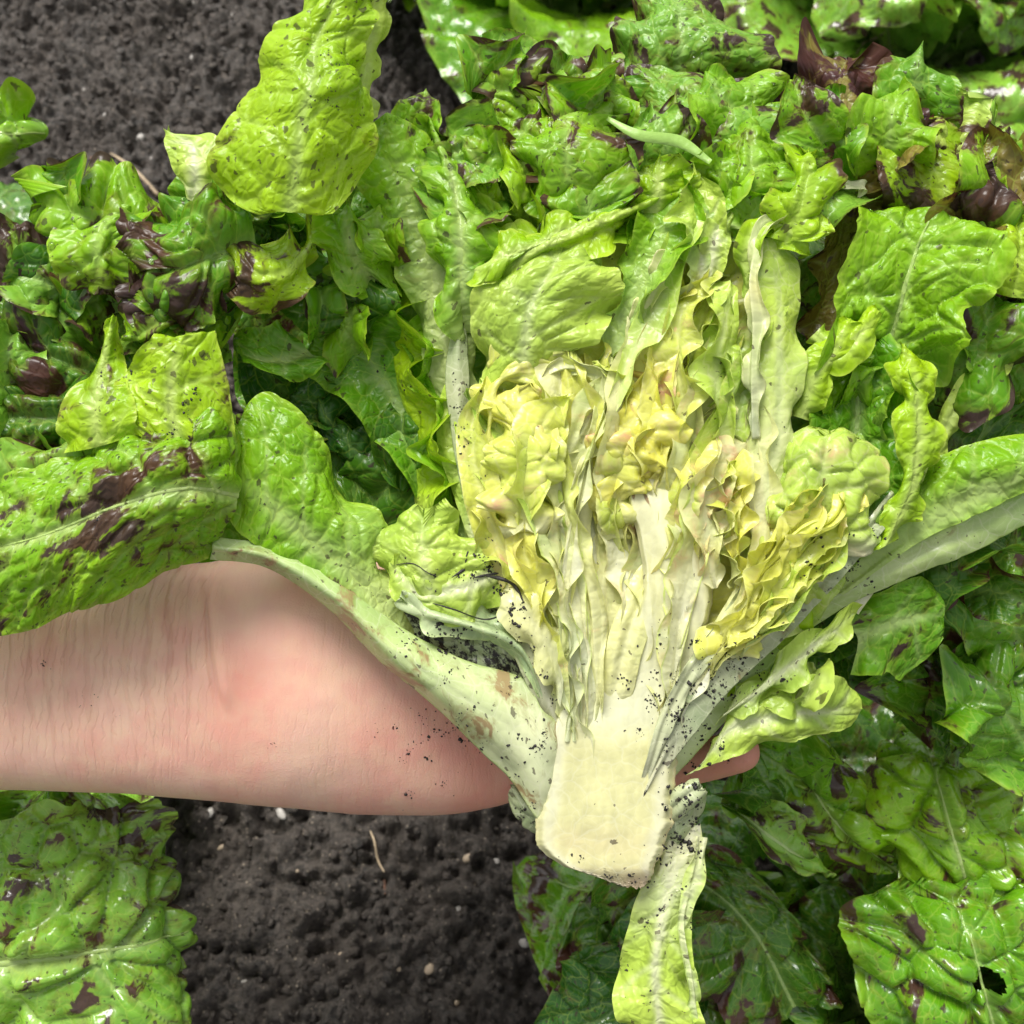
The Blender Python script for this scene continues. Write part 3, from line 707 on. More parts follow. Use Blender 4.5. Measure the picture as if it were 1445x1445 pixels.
    at = m2.attributes.new("red", 'FLOAT_COLOR', 'POINT'); at.data.foreach_set("color", arr.ravel())
    m2.polygons.foreach_set("use_smooth", np.ones(len(m2.polygons), bool)); m2.update()
    o = obj("person", m2, M_SKIN, label="bare forearm and upturned hand cupped behind the cut lettuce", cat="person")
    o.matrix_world = Matrix.Translation(Vector(CAM + AX * D0)) @ FR.to_4x4()
    return co, no
HCO, HNO = build_hand()
def held_to_world(c):
    return CAM + AX * D0 + c[:, :1] * RV + c[:, 1:2] * UV_ - c[:, 2:3] * AX

# ------------------------------------------------------------------ the cut half lettuce held in the hand
LET = bpy.data.objects.new("lettuce", None); COL.objects.link(LET)
LET.location = P(850, 1235, -1.0); LET.empty_display_size = .03
tag(LET, "lettuce head cut in half lengthwise, yellow heart and pale stem showing, held in a hand", "lettuce")

def L(rws, pal, **kw):
    return sheet(LET, rows(*rws), pal, **kw)
def R(mids, hw, pal, tilt=0., cup=0., cols=5, **kw):
    return sheet(LET, bez_rows(mids, hw, tilt, cup, cols), pal, **kw)

# --- stem: solid half core with a flat cut face
def build_stem():
    yy = np.array([640, 670, 710, 760, 810, 860, 910, 950, 985, 1020, 1060, 1100, 1140, 1175, 1200, 1222, 1240, 1252.])
    xl = np.array([905, 888, 886, 900, 908, 900, 880, 848, 800, 776, 768, 765, 757, 757, 764, 795, 845, 884.])
    xr = np.array([935, 962, 988, 1003, 1010, 1002, 990, 982, 970, 957, 953, 952, 950, 944, 936, 925, 917, 908.])
    nt, ns = 170, 80
    t = np.linspace(0, 1, nt); y = crom(yy[:, None], t)[:, 0]; l = crom(xl[:, None], t)[:, 0]; r = crom(xr[:, None], t)[:, 0]
    ed = sm(y, 1000, 1080); l = l + (4 + 9 * ed) * (fbm(y * .07, y * 0, 3, 4, .65) - .5); r = r + (6 + 12 * ed) * (fbm(y * .08, y * 0, 8, 4, .65) - .5)
    y = y + 0.
    s = np.linspace(0, 1, ns)
    X = l[:, None] + (r - l)[:, None] * s[None]; Y = np.broadcast_to(y[:, None], X.shape) + 14 * sm(y, 1190, 1250)[:, None] * (fbm(s * 9, s * 0, 23, 4, .6) - .5)[None]
    en = np.abs(2 * s - 1)[None] * np.ones_like(X)
    dn = np.minimum(en, 1)
    W = .25 + .10 * (fbm(X * .02, Y * .02, 5, 3) - .5) - .30 * sm(en, .86, 1.) + .30 * sm(Y, 960, 820) * (1 - .5 * en ** 2) - .35 * sm(Y, 720, 640) + .10 * sm(Y, 940, 860) * np.sin(X * .16 - Y * .03) * sm(Y, 700, 800)
    W = W - .5 * sm(Y, 1225, 1255) * .6
    bottom = sm(Y, 1150, 1235)
    cc = np.array([.69, .67, .33]); wc = np.array([.78, .78, .60]); tan = np.array([.74, .64, .34]); brn = np.array([.45, .33, .17])
    nz = fbm(X * .03, Y * .015, 15, 3)[..., None]
    ring = sm(Y, 930, 1010)[..., None] * np.exp(-((en - .80 - .08 * (nz[..., 0] - .5)) / .10) ** 2)[..., None]
    fib = fbm(X * .10, Y * .012, 19, 3)[..., None]; col = cc * (.82 + .22 * nz + .16 * fib)
    top = sm(Y, 1065, 1005)[..., None] * (.75 + .4 * nz) * (1 - .35 * sm(Y, 930, 800)[..., None]); top = np.clip(top, 0, 1); col = col * (1 - top) + np.array([.78, .78, .50]) * (.86 + .28 * fib) * top
    col = col * (1 - .5 * ring) + wc * .5 * ring
    W = W + .05 * (fib[..., 0] - .5)
    bt = (np.exp(-((Y - 1190 - 12 * (s[None] - .5)) / 26) ** 2) * sm(en, .95, .5))[..., None] * (.3 + nz)
    col = col * (1 - .7 * np.clip(bt, 0, 1)) + tan * .7 * np.clip(bt, 0, 1)
    eb = (sm(en, .93, 1.0) * (.3 + .7 * sm(s, .4, .8))[None])[..., None]; col = col * (1 - eb * .5) + brn * eb * .5
    be = np.clip(sm(Y, 1212, 1252)[..., None] * (.5 + nz), 0, 1); col = col * (1 - .8 * be) + np.array([.50, .36, .25]) * .8 * be
    front = P(X, Y, W)
    # rounded back
    hw = (r - l)[:, None] * .5 * .022
    back = P(X, Y - 0 * X, W - .25 - hw * .9 * sm(Y, 820, 1040) * np.sqrt(np.clip(1 - en ** 2.2, 0, 1)))
    a = (X - 850) * 2.2e-4; b = (1250 - Y) * 2.2e-4
    luv = np.stack([a + 3, b + 7, 0 * a], 2)
    dirt = -.08 + .33 * sm(s, .80, .99)[None] * sm(Y, 960, 1010) + .30 * sm(s, .10, .0)[None] * sm(Y, 1090, 1150) + 0 * a + .12
    fx = np.stack([0 * a + .0 + .32 * be[..., 0] + .52 * sum(np.exp(-((X - x_ - (Y - y_) * s_) / w_) ** 2 - ((Y - y_) / h_) ** 2) for x_, y_, s_, w_, h_ in ((913, 705, .45, 4.5, 20), (948, 700, -.2, 4, 16), (905, 740, .4, 3, 16), (975, 720, -.3, 5, 18), (893, 690, .1, 4, 26))), dirt, 0 * a + .02, 0 * a + 1], 2)
    c4 = np.concatenate([np.clip(col, 0, .85), np.ones_like(a)[..., None]], 2)
    idx = np.arange(nt * ns).reshape(nt, ns); q = np.stack([idx[:-1, :-1], idx[1:, :-1], idx[1:, 1:], idx[:-1, 1:]], 2).reshape(-1, 4)
    n = nt * ns
    bd = np.concatenate([idx[0, :], idx[1:, -1], idx[-1, ::-1][1:], idx[::-1, 0][1:]])
    br = np.stack([bd[:-1], bd[1:], bd[1:] + n, bd[:-1] + n], 1)
    verts = np.concatenate([front.reshape(-1, 3), back.reshape(-1, 3)])
    at = {k_: np.concatenate([v.reshape(-1, v.shape[-1])] * 2) for k_, v in dict(col=c4, fx=fx, luv=luv).items()}
    o = obj("stem", mesh_np("stem", verts - np.array(LET.location), np.concatenate([q, q[:, ::-1] + n, br]), at), M_STEM, LET)
    return o
build_stem()

# --- backing fan of outer leaves behind the cut face (fills the depth of the half head)
rg = np.random.default_rng(21)
fan = [(-78, 640, 5.5), (-58, 720, 6.5), (-40, 790, 7.0), (-24, 860, 7.5), (-8, 900, 8), (8, 900, 8), (22, 880, 7.5), (36, 800, 7), (50, 740, 6.2), (64, 640, 5.5), (-68, 560, 4), (-30, 760, 4.5), (0, 800, 5), (28, 760, 4.5), (56, 600, 4.)]
for i, (an, ln, dp) in enumerate(fan):
    a_ = math.radians(an); dx, dy = math.sin(a_), -math.cos(a_)
    bx, by = 855, 1010
    mids = [(bx + dx * ln * f_, by + dy * ln * f_, -1.5 - dp * z_) for f_, z_ in ((.03, .15), (.25, .6), (.5, .95), (.75, 1.0), (1.0, .75))]
    R(mids, [30, 75, 130, 165, 120], ('deep', 'mid', 'deep')[i % 3], cup=.6, nt=64, ns=54, rt=.6, blis=.0028, cell=.011, ruf=.006, rfreq=32, und=.006, midrib=.0022, blotch=.26, btop=.16, speck=.25, g=(.1, .5))

# --- left: big speckled flap hanging over the wrist
L([[(345, 600, 1.0), (335, 700, 1.3), (305, 800, 1.0)],
   [(300, 540, 1.9), (262, 690, 2.7), (215, 838, 1.9)],
   [(215, 570, 2.0), (165, 715, 2.9), (110, 872, 2.1)],
   [(80, 640, 1.9), (50, 760, 2.6), (30, 900, 2.0)],
   [(-60, 690, 1.5), (-80, 790, 2.0), (-90, 905, 1.6)],
   [(-190, 760, .9), (-200, 830, 1.2), (-200, 905, 1.)]],
  'bright', midrib=.0006, nt=130, ns=110, rt=.95, blis=.0030, cell=.010, ruf=.0016, rfreq=26, blotch=.36, btop=-.02, speck=.36, dirt=.33, g=(-.3, 0.), jag=.03, jf=6, und=.008, curl=-.004,
  scat=lambda e, t: .26 * np.exp(-((t - .30) / .12) ** 2 - ((e - .15) / .35) ** 2) + .10 * np.exp(-((t - .62) / .07) ** 2))
# upper lobe of the flap, standing up
L([[(175, 600, 2.1), (255, 640, 2.4), (335, 690, 1.2)],
   [(150, 545, 2.3), (240, 560, 2.5), (328, 600, 1.4)],
   [(185, 510, 2.4), (250, 500, 2.4), (312, 520, 1.5)],
   [(215, 482, 2.3), (262, 474, 2.2), (305, 462, 1.6)]],
  'lime', nt=80, ns=70, rt=.97, blis=.0014, cell=.010, ruf=.0018, rfreq=30, blotch=.34, speck=.32, dirt=.34, g=(-.3, 0.), jag=.02, und=.004)
L([[(95, 640, 1.6), (140, 630, 2.2), (205, 610, 2.4)],
   [(98, 590, 1.7), (135, 585, 2.4), (200, 575, 2.4)],
   [(112, 530, 1.8), (140, 540, 2.2), (188, 540, 2.1)],
   [(130, 480, 1.9), (150, 490, 2.1), (180, 480, 1.8)],
   [(140, 450, 1.9), (160, 445, 2.0), (182, 435, 1.7)]],
  'lime', nt=70, ns=50, rt=.85, blis=.0014, cell=.008, ruf=.0025, rfreq=40, blotch=.36, speck=.25, g=(-.3, 0.), jag=.08, und=.004, edge=.8)

# --- left: pale outer petiole sweeping from flap to stem
L([[(800, 1020, -.3), (800, 1080, -.2), (785, 1165, -.6)],
   [(768, 1005, .25), (768, 1075, .5), (758, 1155, -.1)],
   [(738, 958, .0), (722, 1030, .7), (716, 1092, -.2)],
   [(650, 930, .2), (640, 975, .95), (642, 1020, -.1)],
   [(560, 880, .3), (548, 915, 1.0), (540, 935, .0)],
   [(480, 815, .3), (470, 840, .95), (462, 858, .1)],
   [(380, 770, .4), (380, 787, .9), (380, 803, .3)],
   [(300, 755, .8), (300, 772, 1.1), (296, 792, .7)]],
  'stalk', nt=120, ns=50, rt=1., blis=.0004, cell=.012, jag=.01, g=(.05, .6), vein=.35, lat=.05, dirt=.25, dirtb=.14, speck=.16, blotch=.36, thick=.004, und=.003, mat=M_STEM, name='petiole', colvar=.25)
# blade on the upper side of that petiole (veined underside, frilled top)
L([[(575, 905, .1), (590, 900, -.4), (605, 890, -1.)],
   [(500, 850, .4), (525, 800, .3), (545, 770, -.6)],
   [(430, 805, .5), (470, 740, .7), (500, 700, -.3)],
   [(370, 775, .6), (420, 680, .9), (462, 630, -.1)],
   [(330, 745, .7), (370, 630, .9), (415, 585, 0)],
   [(312, 700, .6), (335, 600, .7), (352, 540, .0)]],
  'bright', nt=100, ns=80, rt=.9, blis=.0015, cell=.009, rufR=.0035, rufL=0, rfreq=32, speck=.16, g=(.1, .6), mid=.25, ribw=.003, vein=.8, blotch=.28, jag=.03, dirt=.2,
  scat=lambda e, t: .16 * np.exp(-((t - .35) / .2) ** 2) * sm(e, .5, 1), side=1)
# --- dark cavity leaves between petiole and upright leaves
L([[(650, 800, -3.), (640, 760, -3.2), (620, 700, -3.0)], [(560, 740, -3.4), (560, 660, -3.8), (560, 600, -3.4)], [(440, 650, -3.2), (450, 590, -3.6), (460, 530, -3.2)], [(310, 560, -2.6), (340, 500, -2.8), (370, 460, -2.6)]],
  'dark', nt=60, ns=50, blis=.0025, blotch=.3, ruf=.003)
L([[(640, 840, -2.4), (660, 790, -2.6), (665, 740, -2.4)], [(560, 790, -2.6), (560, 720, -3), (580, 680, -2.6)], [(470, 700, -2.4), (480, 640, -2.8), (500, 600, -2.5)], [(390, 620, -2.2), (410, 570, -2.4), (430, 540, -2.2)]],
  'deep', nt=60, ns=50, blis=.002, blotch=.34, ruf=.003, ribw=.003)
# --- veined inner leaf with frilled edge (left of the ribs)
L([[(655, 800, -1.2), (660, 780, -1.3), (668, 770, -1.2)],
   [(570, 680, -1.3), (600, 660, -1.6), (632, 640, -.9)],
   [(510, 600, -1.3), (565, 570, -1.7), (622, 560, -.8)],
   [(455, 545, -1.2), (520, 500, -1.7), (600, 480, -.8)],
   [(412, 530, -1.0), (450, 470, -1.4), (560, 425, -.9)]],
  'mid', nt=90, ns=80, rt=.93, blis=.0014, cell=.011, rufR=.0025, rufL=.002, rfreq=40, g=(.0, .35), vein=.8, ribw=.0025, speck=.08, jag=.03, mid=.45)
# frilled column running down its edge
frill(LET, [(622, 780, -.9), (606, 700, -.8), (612, 620, -.8), (590, 560, -.8), (578, 500, -.9), (570, 440, -1.0), (560, 380, -1.1)], [30, 42, 46, 50, 52, 46, 30], 'lime', tilt=1.0, amp=.0042, freq=50, nt=170, ns=34, blis=.0014, speck=.14, dirt=.2)
frill(LET, [(640, 760, -1.0), (622, 680, -.9), (620, 600, -.9), (606, 520, -.9), (590, 440, -1.0)], [20, 30, 36, 40, 30], 'bright', tilt=-1.0, amp=.004, freq=46, nt=140, ns=34, blis=.0014, speck=.14)
# yellow-green crumple above the petiole crotch
L([[(560, 838, .2), (610, 850, .6), (690, 835, .0)], [(525, 800, .1), (600, 800, .8), (682, 790, .1)], [(530, 760, -.1), (595, 755, .5), (660, 760, .0)], [(560, 725, -.4), (600, 722, .1), (645, 738, -.3)]],
  'pale', nt=80, ns=70, rt=.8, blis=.0022, cell=.0085, ruf=.003, rfreq=48, g=(-.2, 0), speck=.1, jag=.05, und=.005, vein=.4)
L([[(720, 850, .1), (712, 800, .2), (690, 770, .0)], [(660, 880, .3), (650, 830, .6), (640, 790, .2)], [(590, 860, .3), (590, 835, .6), (595, 805, .2)], [(540, 800, .2), (550, 795, .3), (560, 780, .1)]],
  'pale', nt=60, ns=40, rt=.8, blis=.0018, cell=.008, ruf=.0024, rfreq=55, g=(-.2, 0), speck=.12, dirt=.30, und=.003)
# soil-filled crotch between petiole and heart
L([[(560, 850, -.3), (580, 880, -.2), (600, 915, -.4)], [(640, 850, -.5), (650, 890, -.2), (660, 940, -.4)], [(710, 850, -.5), (720, 900, -.2), (730, 960, -.4)], [(775, 900, -.5), (780, 950, -.2), (785, 1010, -.4)]],
  'grey', nt=60, ns=50, rt=1., blis=.002, cell=.006, dirt=.55, g=(-.2, 0), vein=.2, mat=M_STEM, name='leaf_base')
# blue-white folded leaf base under it
L([[(778, 1015, .2), (770, 990, .3), (760, 960, .1)], [(735, 950, .5), (735, 915, .7), (735, 870, .2)], [(670, 915, .6), (670, 885, .9), (680, 835, .3)], [(610, 890, .5), (610, 868, .8), (620, 835, .4)], [(560, 850, .4), (565, 845, .5), (575, 832, .3)]],
  'ice', nt=110, ns=70, rt=.95, blis=.0016, cell=.012, ruf=.0018, rfreq=40, g=(0, .3), speck=.04, dirt=.22, vein=.3, und=.007, mat=M_HEART)
L([[(790, 1000, .4), (795, 960, .5), (798, 930, .3)], [(755, 930, .6), (765, 900, .9), (775, 870, .4)], [(715, 880, .6), (730, 855, .9), (745, 830, .4)], [(700, 855, .4), (712, 835, .5), (722, 815, .3)]],
  'cream', nt=60, ns=50, rt=.8, blis=.0014, cell=.007, ruf=.003, rfreq=70, g=(0, .2), speck=.06, dirt=.25, vein=.3, und=.004, mat=M_HEART)

# --- far left curly, glossy lobes
CUR = dict(rimb=.08, blis=.0048, cell=.0115, ruf=.0055, rfreq=34, blotch=.36, btop=.08, speck=.30, g=(-.3, .0), vein=.5, und=.008, jag=.05)
L([[(330, 470, -.6), (300, 450, -.8), (260, 440, -1.2)], [(250, 380, .0), (230, 350, .4), (220, 300, -.5)], [(170, 360, .3), (150, 320, .9), (160, 262, -.2)], [(100, 340, .3), (90, 300, .8), (105, 262, .0)], [(80, 310, .1), (68, 295, .4), (75, 275, .0)]], 'bright', nt=90, ns=70, rt=.85, **CUR)
L([[(230, 300, .6), (170, 290, 1.0), (100, 300, .6)], [(190, 330, 1.0), (140, 330, 1.5), (85, 335, .9)], [(175, 370, .9), (140, 375, 1.4), (100, 375, .8)], [(170, 410, .5), (148, 410, .9), (125, 400, .5)]], 'bright', nt=70, ns=70, rt=.7, **{**CUR, 'blotch': .33})
L([[(330, 330, .6), (300, 300, .6), (250, 290, .0)], [(300, 390, 1.2), (250, 360, 1.4), (200, 340, .5)], [(270, 430, 1.2), (230, 420, 1.6), (190, 400, .8)], [(255, 470, .8), (235, 468, 1.1), (210, 460, .6)]], 'mid', nt=80, ns=70, rt=.75, **{**CUR, 'blotch': .40})
L([[(330, 300, .5), (360, 340, .9), (350, 400, .5)], [(290, 300, 1.0), (300, 360, 1.5), (300, 440, .8)], [(250, 310, 1.1), (255, 380, 1.7), (268, 465, .9)], [(225, 330, .8), (222, 390, 1.2), (235, 460, .7)]], 'mid', nt=70, ns=80, rt=.85, **{**CUR, 'blotch': .37})
L([[(440, 300, -.3), (450, 330, .2), (450, 360, .4)], [(400, 330, .3), (410, 380, 1.2), (425, 420, .8)], [(360, 320, .6), (370, 390, 1.6), (390, 455, 1.0)], [(330, 330, .7), (335, 380, 1.4), (345, 440, 1.0)]], 'lime', nt=70, ns=70, rt=.9, **{**CUR, 'blis': .0016, 'blotch': .36, 'edge': .8})
L([[(325, 470, .2), (300, 440, .4), (290, 400, .0)], [(250, 470, .8), (235, 450, 1.3), (225, 410, .6)], [(215, 490, .8), (205, 470, 1.2), (185, 440, .6)], [(180, 500, .5), (172, 480, .8), (165, 450, .4)]], 'bright', nt=50, ns=50, rt=.8, **CUR)
# lower, deeper leaves at far left
L([[(330, 520, -1.), (320, 480, -1.5), (310, 430, -1.)], [(200, 520, -.6), (190, 450, -.8), (190, 390, -1.)], [(80, 480, -.4), (70, 410, -.2), (80, 350, -.8)], [(-30, 430, -.4), (-40, 370, -.2), (-30, 320, -.6)]], 'teal', nt=80, ns=70, rt=.95, **{**CUR, 'blotch': .40})
L([[(320, 600, -1.), (310, 560, -1.2), (320, 520, -1.)], [(190, 590, -.6), (170, 540, -.4), (160, 480, -.8)], [(90, 570, -.3), (60, 500, .2), (60, 420, -.5)], [(0, 530, -.3), (-30, 470, 0), (-20, 400, -.4)], [(-80, 500, -.3), (-100, 450, 0), (-90, 400, -.4)]], 'deep', nt=90, ns=80, rt=.95, **{**CUR, 'blotch': .36})
L([[(200, 640, -.6), (190, 590, -.8), (180, 560, -.8)], [(110, 640, .4), (100, 590, .6), (90, 540, .2)], [(20, 640, .4), (0, 590, .6), (0, 540, .2)], [(-80, 640, .3), (-90, 600, .4), (-90, 560, .1)]], 'deep', nt=70, ns=60, rt=.95, **{**CUR, 'blotch': .36})
L([[(215, 660, .6), (200, 640, .6), (190, 610, .2)], [(120, 690, 1.4), (100, 660, 1.6), (100, 620, 1.0)], [(40, 730, 1.2), (20, 690, 1.5), (10, 640, .9)], [(-40, 740, 1.0), (-50, 700, 1.2), (-50, 660, .8)]], 'teal', nt=60, ns=60, rt=.95, **{**CUR, 'blotch': .38, 'blis': .002})

# --- tall lime leaf standing over the top left
L([[(290, 292, 1.6), (350, 305, 2.2), (410, 300, 2.4), (470, 310, 2.2), (520, 270, 1.5)],
   [(300, 225, 1.8), (360, 220, 2.6), (420, 220, 2.9), (480, 215, 2.6), (532, 215, 1.6)],
   [(325, 180, 1.8), (375, 175, 2.6), (425, 170, 3.0), (480, 165, 2.8), (528, 180, 1.6)],
   [(350, 140, 1.8), (395, 125, 2.7), (440, 120, 3.2), (485, 120, 2.9), (512, 130, 1.8)],
   [(372, 85, 1.8), (410, 75, 2.6), (445, 65, 2.6), (480, 75, 2.5), (508, 90, 1.8)],
   [(398, 45, 1.9), (430, 35, 2.4), (460, 30, 2.5), (490, 35, 2.3), (520, 40, 1.8)],
   [(425, 0, 1.8), (455, -10, 2.4), (480, -15, 2.5), (510, -10, 2.2), (535, 0, 1.7)],
   [(455, -80, 1.5), (475, -80, 1.8), (500, -80, 1.9), (520, -80, 1.7), (540, -80, 1.3)]],
  'lime', nt=150, ns=100, rt=.97, rb=.10, blis=.0016, cell=.010, ruf=.0016, rfreq=34, blotch=.24, speck=.26, dirt=.26, g=(-.3, 0), jag=.03, und=.004, vcol=(.50, .62, .22), vein=.7, edge=.4, lat=.024,
  scat=lambda e, t: .17 * np.exp(-((t - .22) / .10) ** 2) * sm(e, .5, .95) + .12 * np.exp(-((t - .62) / .03) ** 2))
L([[(512, 175, .6), (520, 172, .5), (532, 165, .3)], [(498, 110, 1.3), (516, 105, 1.2), (528, 98, .7)], [(503, 50, 1.6), (522, 48, 1.5), (537, 45, .9)], [(515, -20, 1.5), (530, -20, 1.4), (545, -20, .9)]],
  'pale', nt=60, ns=24, rt=.98, blis=.0006, ruf=.0016, rfreq=60, g=(-.2, 0), vein=.3, speck=.08)
L([[(310, 280, .8), (275, 285, .8), (268, 270, .6)], [(310, 240, .9), (275, 240, 1.1), (250, 235, .7)], [(308, 200, .7), (270, 205, .9), (238, 210, .6)], [(245, 190, .5), (236, 185, .6), (228, 178, .5)]],
  'pale', nt=50, ns=40, rt=.97, blis=.0006, g=(-.2, 0), speck=.06, jag=.02, ruf=.001, und=.003)

# --- small bright frills under the tall leaf
L([[(500, 420, -.6), (530, 400, -.8), (560, 390, -1.)], [(455, 370, .3), (500, 360, .6), (555, 370, -.2)], [(440, 330, .5), (490, 320, .8), (540, 330, .2)], [(450, 300, .3), (490, 295, .6), (530, 300, .1)]],
  'bright', nt=70, ns=60, rt=.85, blis=.0018, ruf=.004, rfreq=44, g=(-.2, 0), speck=.18, jag=.06, blotch=.28, und=.006)
L([[(440, 480, -1.4), (500, 450, -1.6), (560, 440, -1.4)], [(380, 440, -.8), (460, 400, -1.), (540, 390, -1.2)], [(340, 450, -.4), (400, 390, -.6), (480, 360, -.8)]], 'deep', nt=60, ns=60, blis=.002, ruf=.004, blotch=.3, g=(-.2, 0))
L([[(470, 520, -1.0), (440, 500, -1.1), (400, 470, -1.2)], [(420, 540, -.6), (380, 510, -.6), (350, 470, -.9)], [(360, 530, -.4), (335, 500, -.5), (320, 470, -.8)]], 'mid', nt=60, ns=60, blis=.002, ruf=.004, blotch=.3, g=(-.2, 0), rt=.8)

# --- upright leaf with a long pale rib
R([(690, 800, -.7), (665, 640, -.7), (640, 520, -.6), (612, 400, -.5), (580, 290, -.3), (556, 220, -.1), (545, 160, .1)], [14, 26, 34, 42, 52, 62, 40], 'bright', cup=-.3, nt=120, ns=60, rt=.85, blis=.0012, cell=.009,
  ruf=.0015, rfreq=36, g=(.45, .85), ribw=.0048, rib=.0018, vein=.9, vcol=(.58, .66, .26), speck=.14, blotch=.24, btop=.10, lat=.03)
R([(690, 700, -1.2), (650, 560, -1.6), (610, 440, -1.7), (560, 330, -1.5), (530, 240, -1.2)], [20, 50, 70, 80, 60], 'mid', cup=.3, nt=80, ns=60, rt=.7, blis=.002, ruf=.003, blotch=.32)
# frill to the right of that leaf
L([[(650, 480, -.6), (655, 470, -.5), (665, 460, -.8)], [(622, 420, -.1), (650, 410, .3), (700, 400, -.4)], [(615, 350, -.1), (650, 345, .5), (700, 370, -.3)], [(618, 290, -.2), (645, 285, .3), (690, 320, -.4)], [(600, 230, -.4), (630, 230, .0), (660, 260, -.5)], [(575, 170, -.6), (605, 165, -.4), (632, 185, -.6)]],
  'bright', nt=110, ns=56, rt=.92, blis=.0018, cell=.008, ruf=.0035, rfreq=48, g=(-.1, .2), speck=.14, jag=.06, und=.005, blotch=.20, btop=.1)
# cut, dirty rib left of the heart
R([(800, 1060, -.2), (768, 975, .4), (720, 850, .2), (688, 760, .1), (665, 680, .1), (650, 600, .0), (645, 520, -.1), (650, 440, -.2)], [16, 22, 20, 17, 16, 18, 10], 'grey', cup=-.25, cols=3, nt=130, ns=24, rt=.95, blis=.0003, jag=.06, g=(-.1, .5), vein=.2, dirt=.33, speck=.2, thick=.003, mat=M_STEM, name='rib')
R([(690, 790, .0), (662, 700, -.3), (640, 620, -.4), (632, 540, -.5)], [12, 22, 24, 16], 'pale', tilt=.6, cols=3, nt=70, ns=24, blis=.0004, jag=.04, vein=.2, speck=.05)

# --- top: folded-over, spotted outer leaves
TOP = dict(rimb=.12, blis=.0036, cell=.011, ruf=.005, rfreq=36, speck=.36, g=(-.3, 0), vein=.45, und=.006, jag=.04, lat=.02)
L([[(830, 120, -4.5), (900, 150, -4.2), (990, 140, -4.2), (1110, 130, -4.5)], [(850, 70, -4.0), (920, 80, -3.2), (1000, 75, -3.2), (1090, 105, -4.0)], [(880, 20, -4.2), (930, 20, -3.4), (990, 25, -3.4), (1050, 70, -4.2)], [(905, 0, -4.8), (930, -15, -4.4), (970, -12, -4.4), (1010, 20, -4.8)]],
  'teal', nt=90, ns=110, rt=.85, **{**TOP, 'blotch': .42, 'blis': .0014, 'speck': .45})
L([[(880, 240, -2.6), (960, 260, -2.2), (1060, 260, -2.2), (1150, 220, -2.8)], [(875, 170, -1.9), (960, 190, -1.2), (1050, 190, -1.2), (1140, 180, -2.0)], [(870, 115, -2.2), (950, 130, -1.6), (1040, 130, -1.6), (1130, 130, -2.2)], [(890, 95, -3.0), (950, 105, -2.6), (1030, 112, -2.6), (1110, 115, -3.0)]],
  'teal', nt=90, ns=120, rt=.95, **{**TOP, 'blotch': .43})
L([[(640, 240, -2.8), (740, 260, -2.2), (880, 240, -2.8)], [(640, 190, -2.2), (740, 190, -1.4), (880, 180, -2.0)], [(670, 130, -2.2), (760, 125, -1.4), (880, 125, -2.0)], [(690, 95, -2.8), (770, 95, -2.2), (860, 100, -2.6)]],
  'teal', nt=80, ns=110, rt=.92, **{**TOP, 'blotch': .42})
L([[(735, 170, -.6), (800, 160, -.2), (890, 165, -.8)], [(725, 200, -.2), (800, 195, .5), (895, 205, -.4)], [(735, 245, -.2), (800, 245, .5), (880, 255, -.4)], [(765, 288, -.6), (810, 290, -.2), (850, 292, -.6)]],
  'bright', nt=70, ns=80, rt=.85, **{**TOP, 'blotch': .40, 'blis': .0016})
L([[(680, 170, -1.6), (680, 130, -1.4), (690, 95, -1.8)], [(720, 180, -1.2), (725, 130, -.8), (735, 88, -1.4)], [(745, 180, -1.3), (760, 140, -1.), (770, 105, -1.6)]],
  'bright', nt=50, ns=50, rt=.8, **{**TOP, 'blotch': .45})
L([[(640, 330, -1.4), (740, 340, -1.0), (880, 300, -1.6)], [(625, 270, -1.5), (730, 270, -.8), (880, 250, -1.5)], [(640, 215, -1.8), (740, 200, -1.2), (860, 200, -1.8)]],
  'mid', nt=80, ns=100, rt=.95, **{**TOP, 'blotch': .33, 'blis': .0030})
L([[(770, 300, -.2), (830, 310, .2), (890, 290, -.2)], [(780, 270, -.2), (830, 275, .3), (885, 265, -.2)], [(800, 245, -.4), (835, 245, .0), (870, 240, -.4)]], 'bright', nt=50, ns=60, rt=.8, **{**TOP, 'blotch': .36})
L([[(980, 330, -1.0), (1060, 340, -.4), (1150, 320, -1.0)], [(985, 260, -.8), (1060, 260, .2), (1165, 270, -.6)], [(985, 205, -1.0), (1060, 200, -.2), (1150, 220, -.9)], [(1000, 175, -1.5), (1060, 175, -1.), (1130, 185, -1.5)]],
  'bright', nt=90, ns=100, rt=.95, **{**TOP, 'blotch': .33, 'speck': .4, 'blis': .0024})
L([[(1060, 330, -.2), (1110, 340, .2), (1160, 330, .0)], [(1085, 285, .1), (1130, 290, .5), (1168, 290, .2)], [(1110, 240, -.1), (1140, 245, .3), (1165, 240, .1)], [(1120, 215, -.3), (1140, 212, .0), (1158, 222, -.2)]], 'lime', nt=60, ns=50, rt=.8, **{**TOP, 'ruf': .005, 'rfreq': 50, 'blotch': .3})
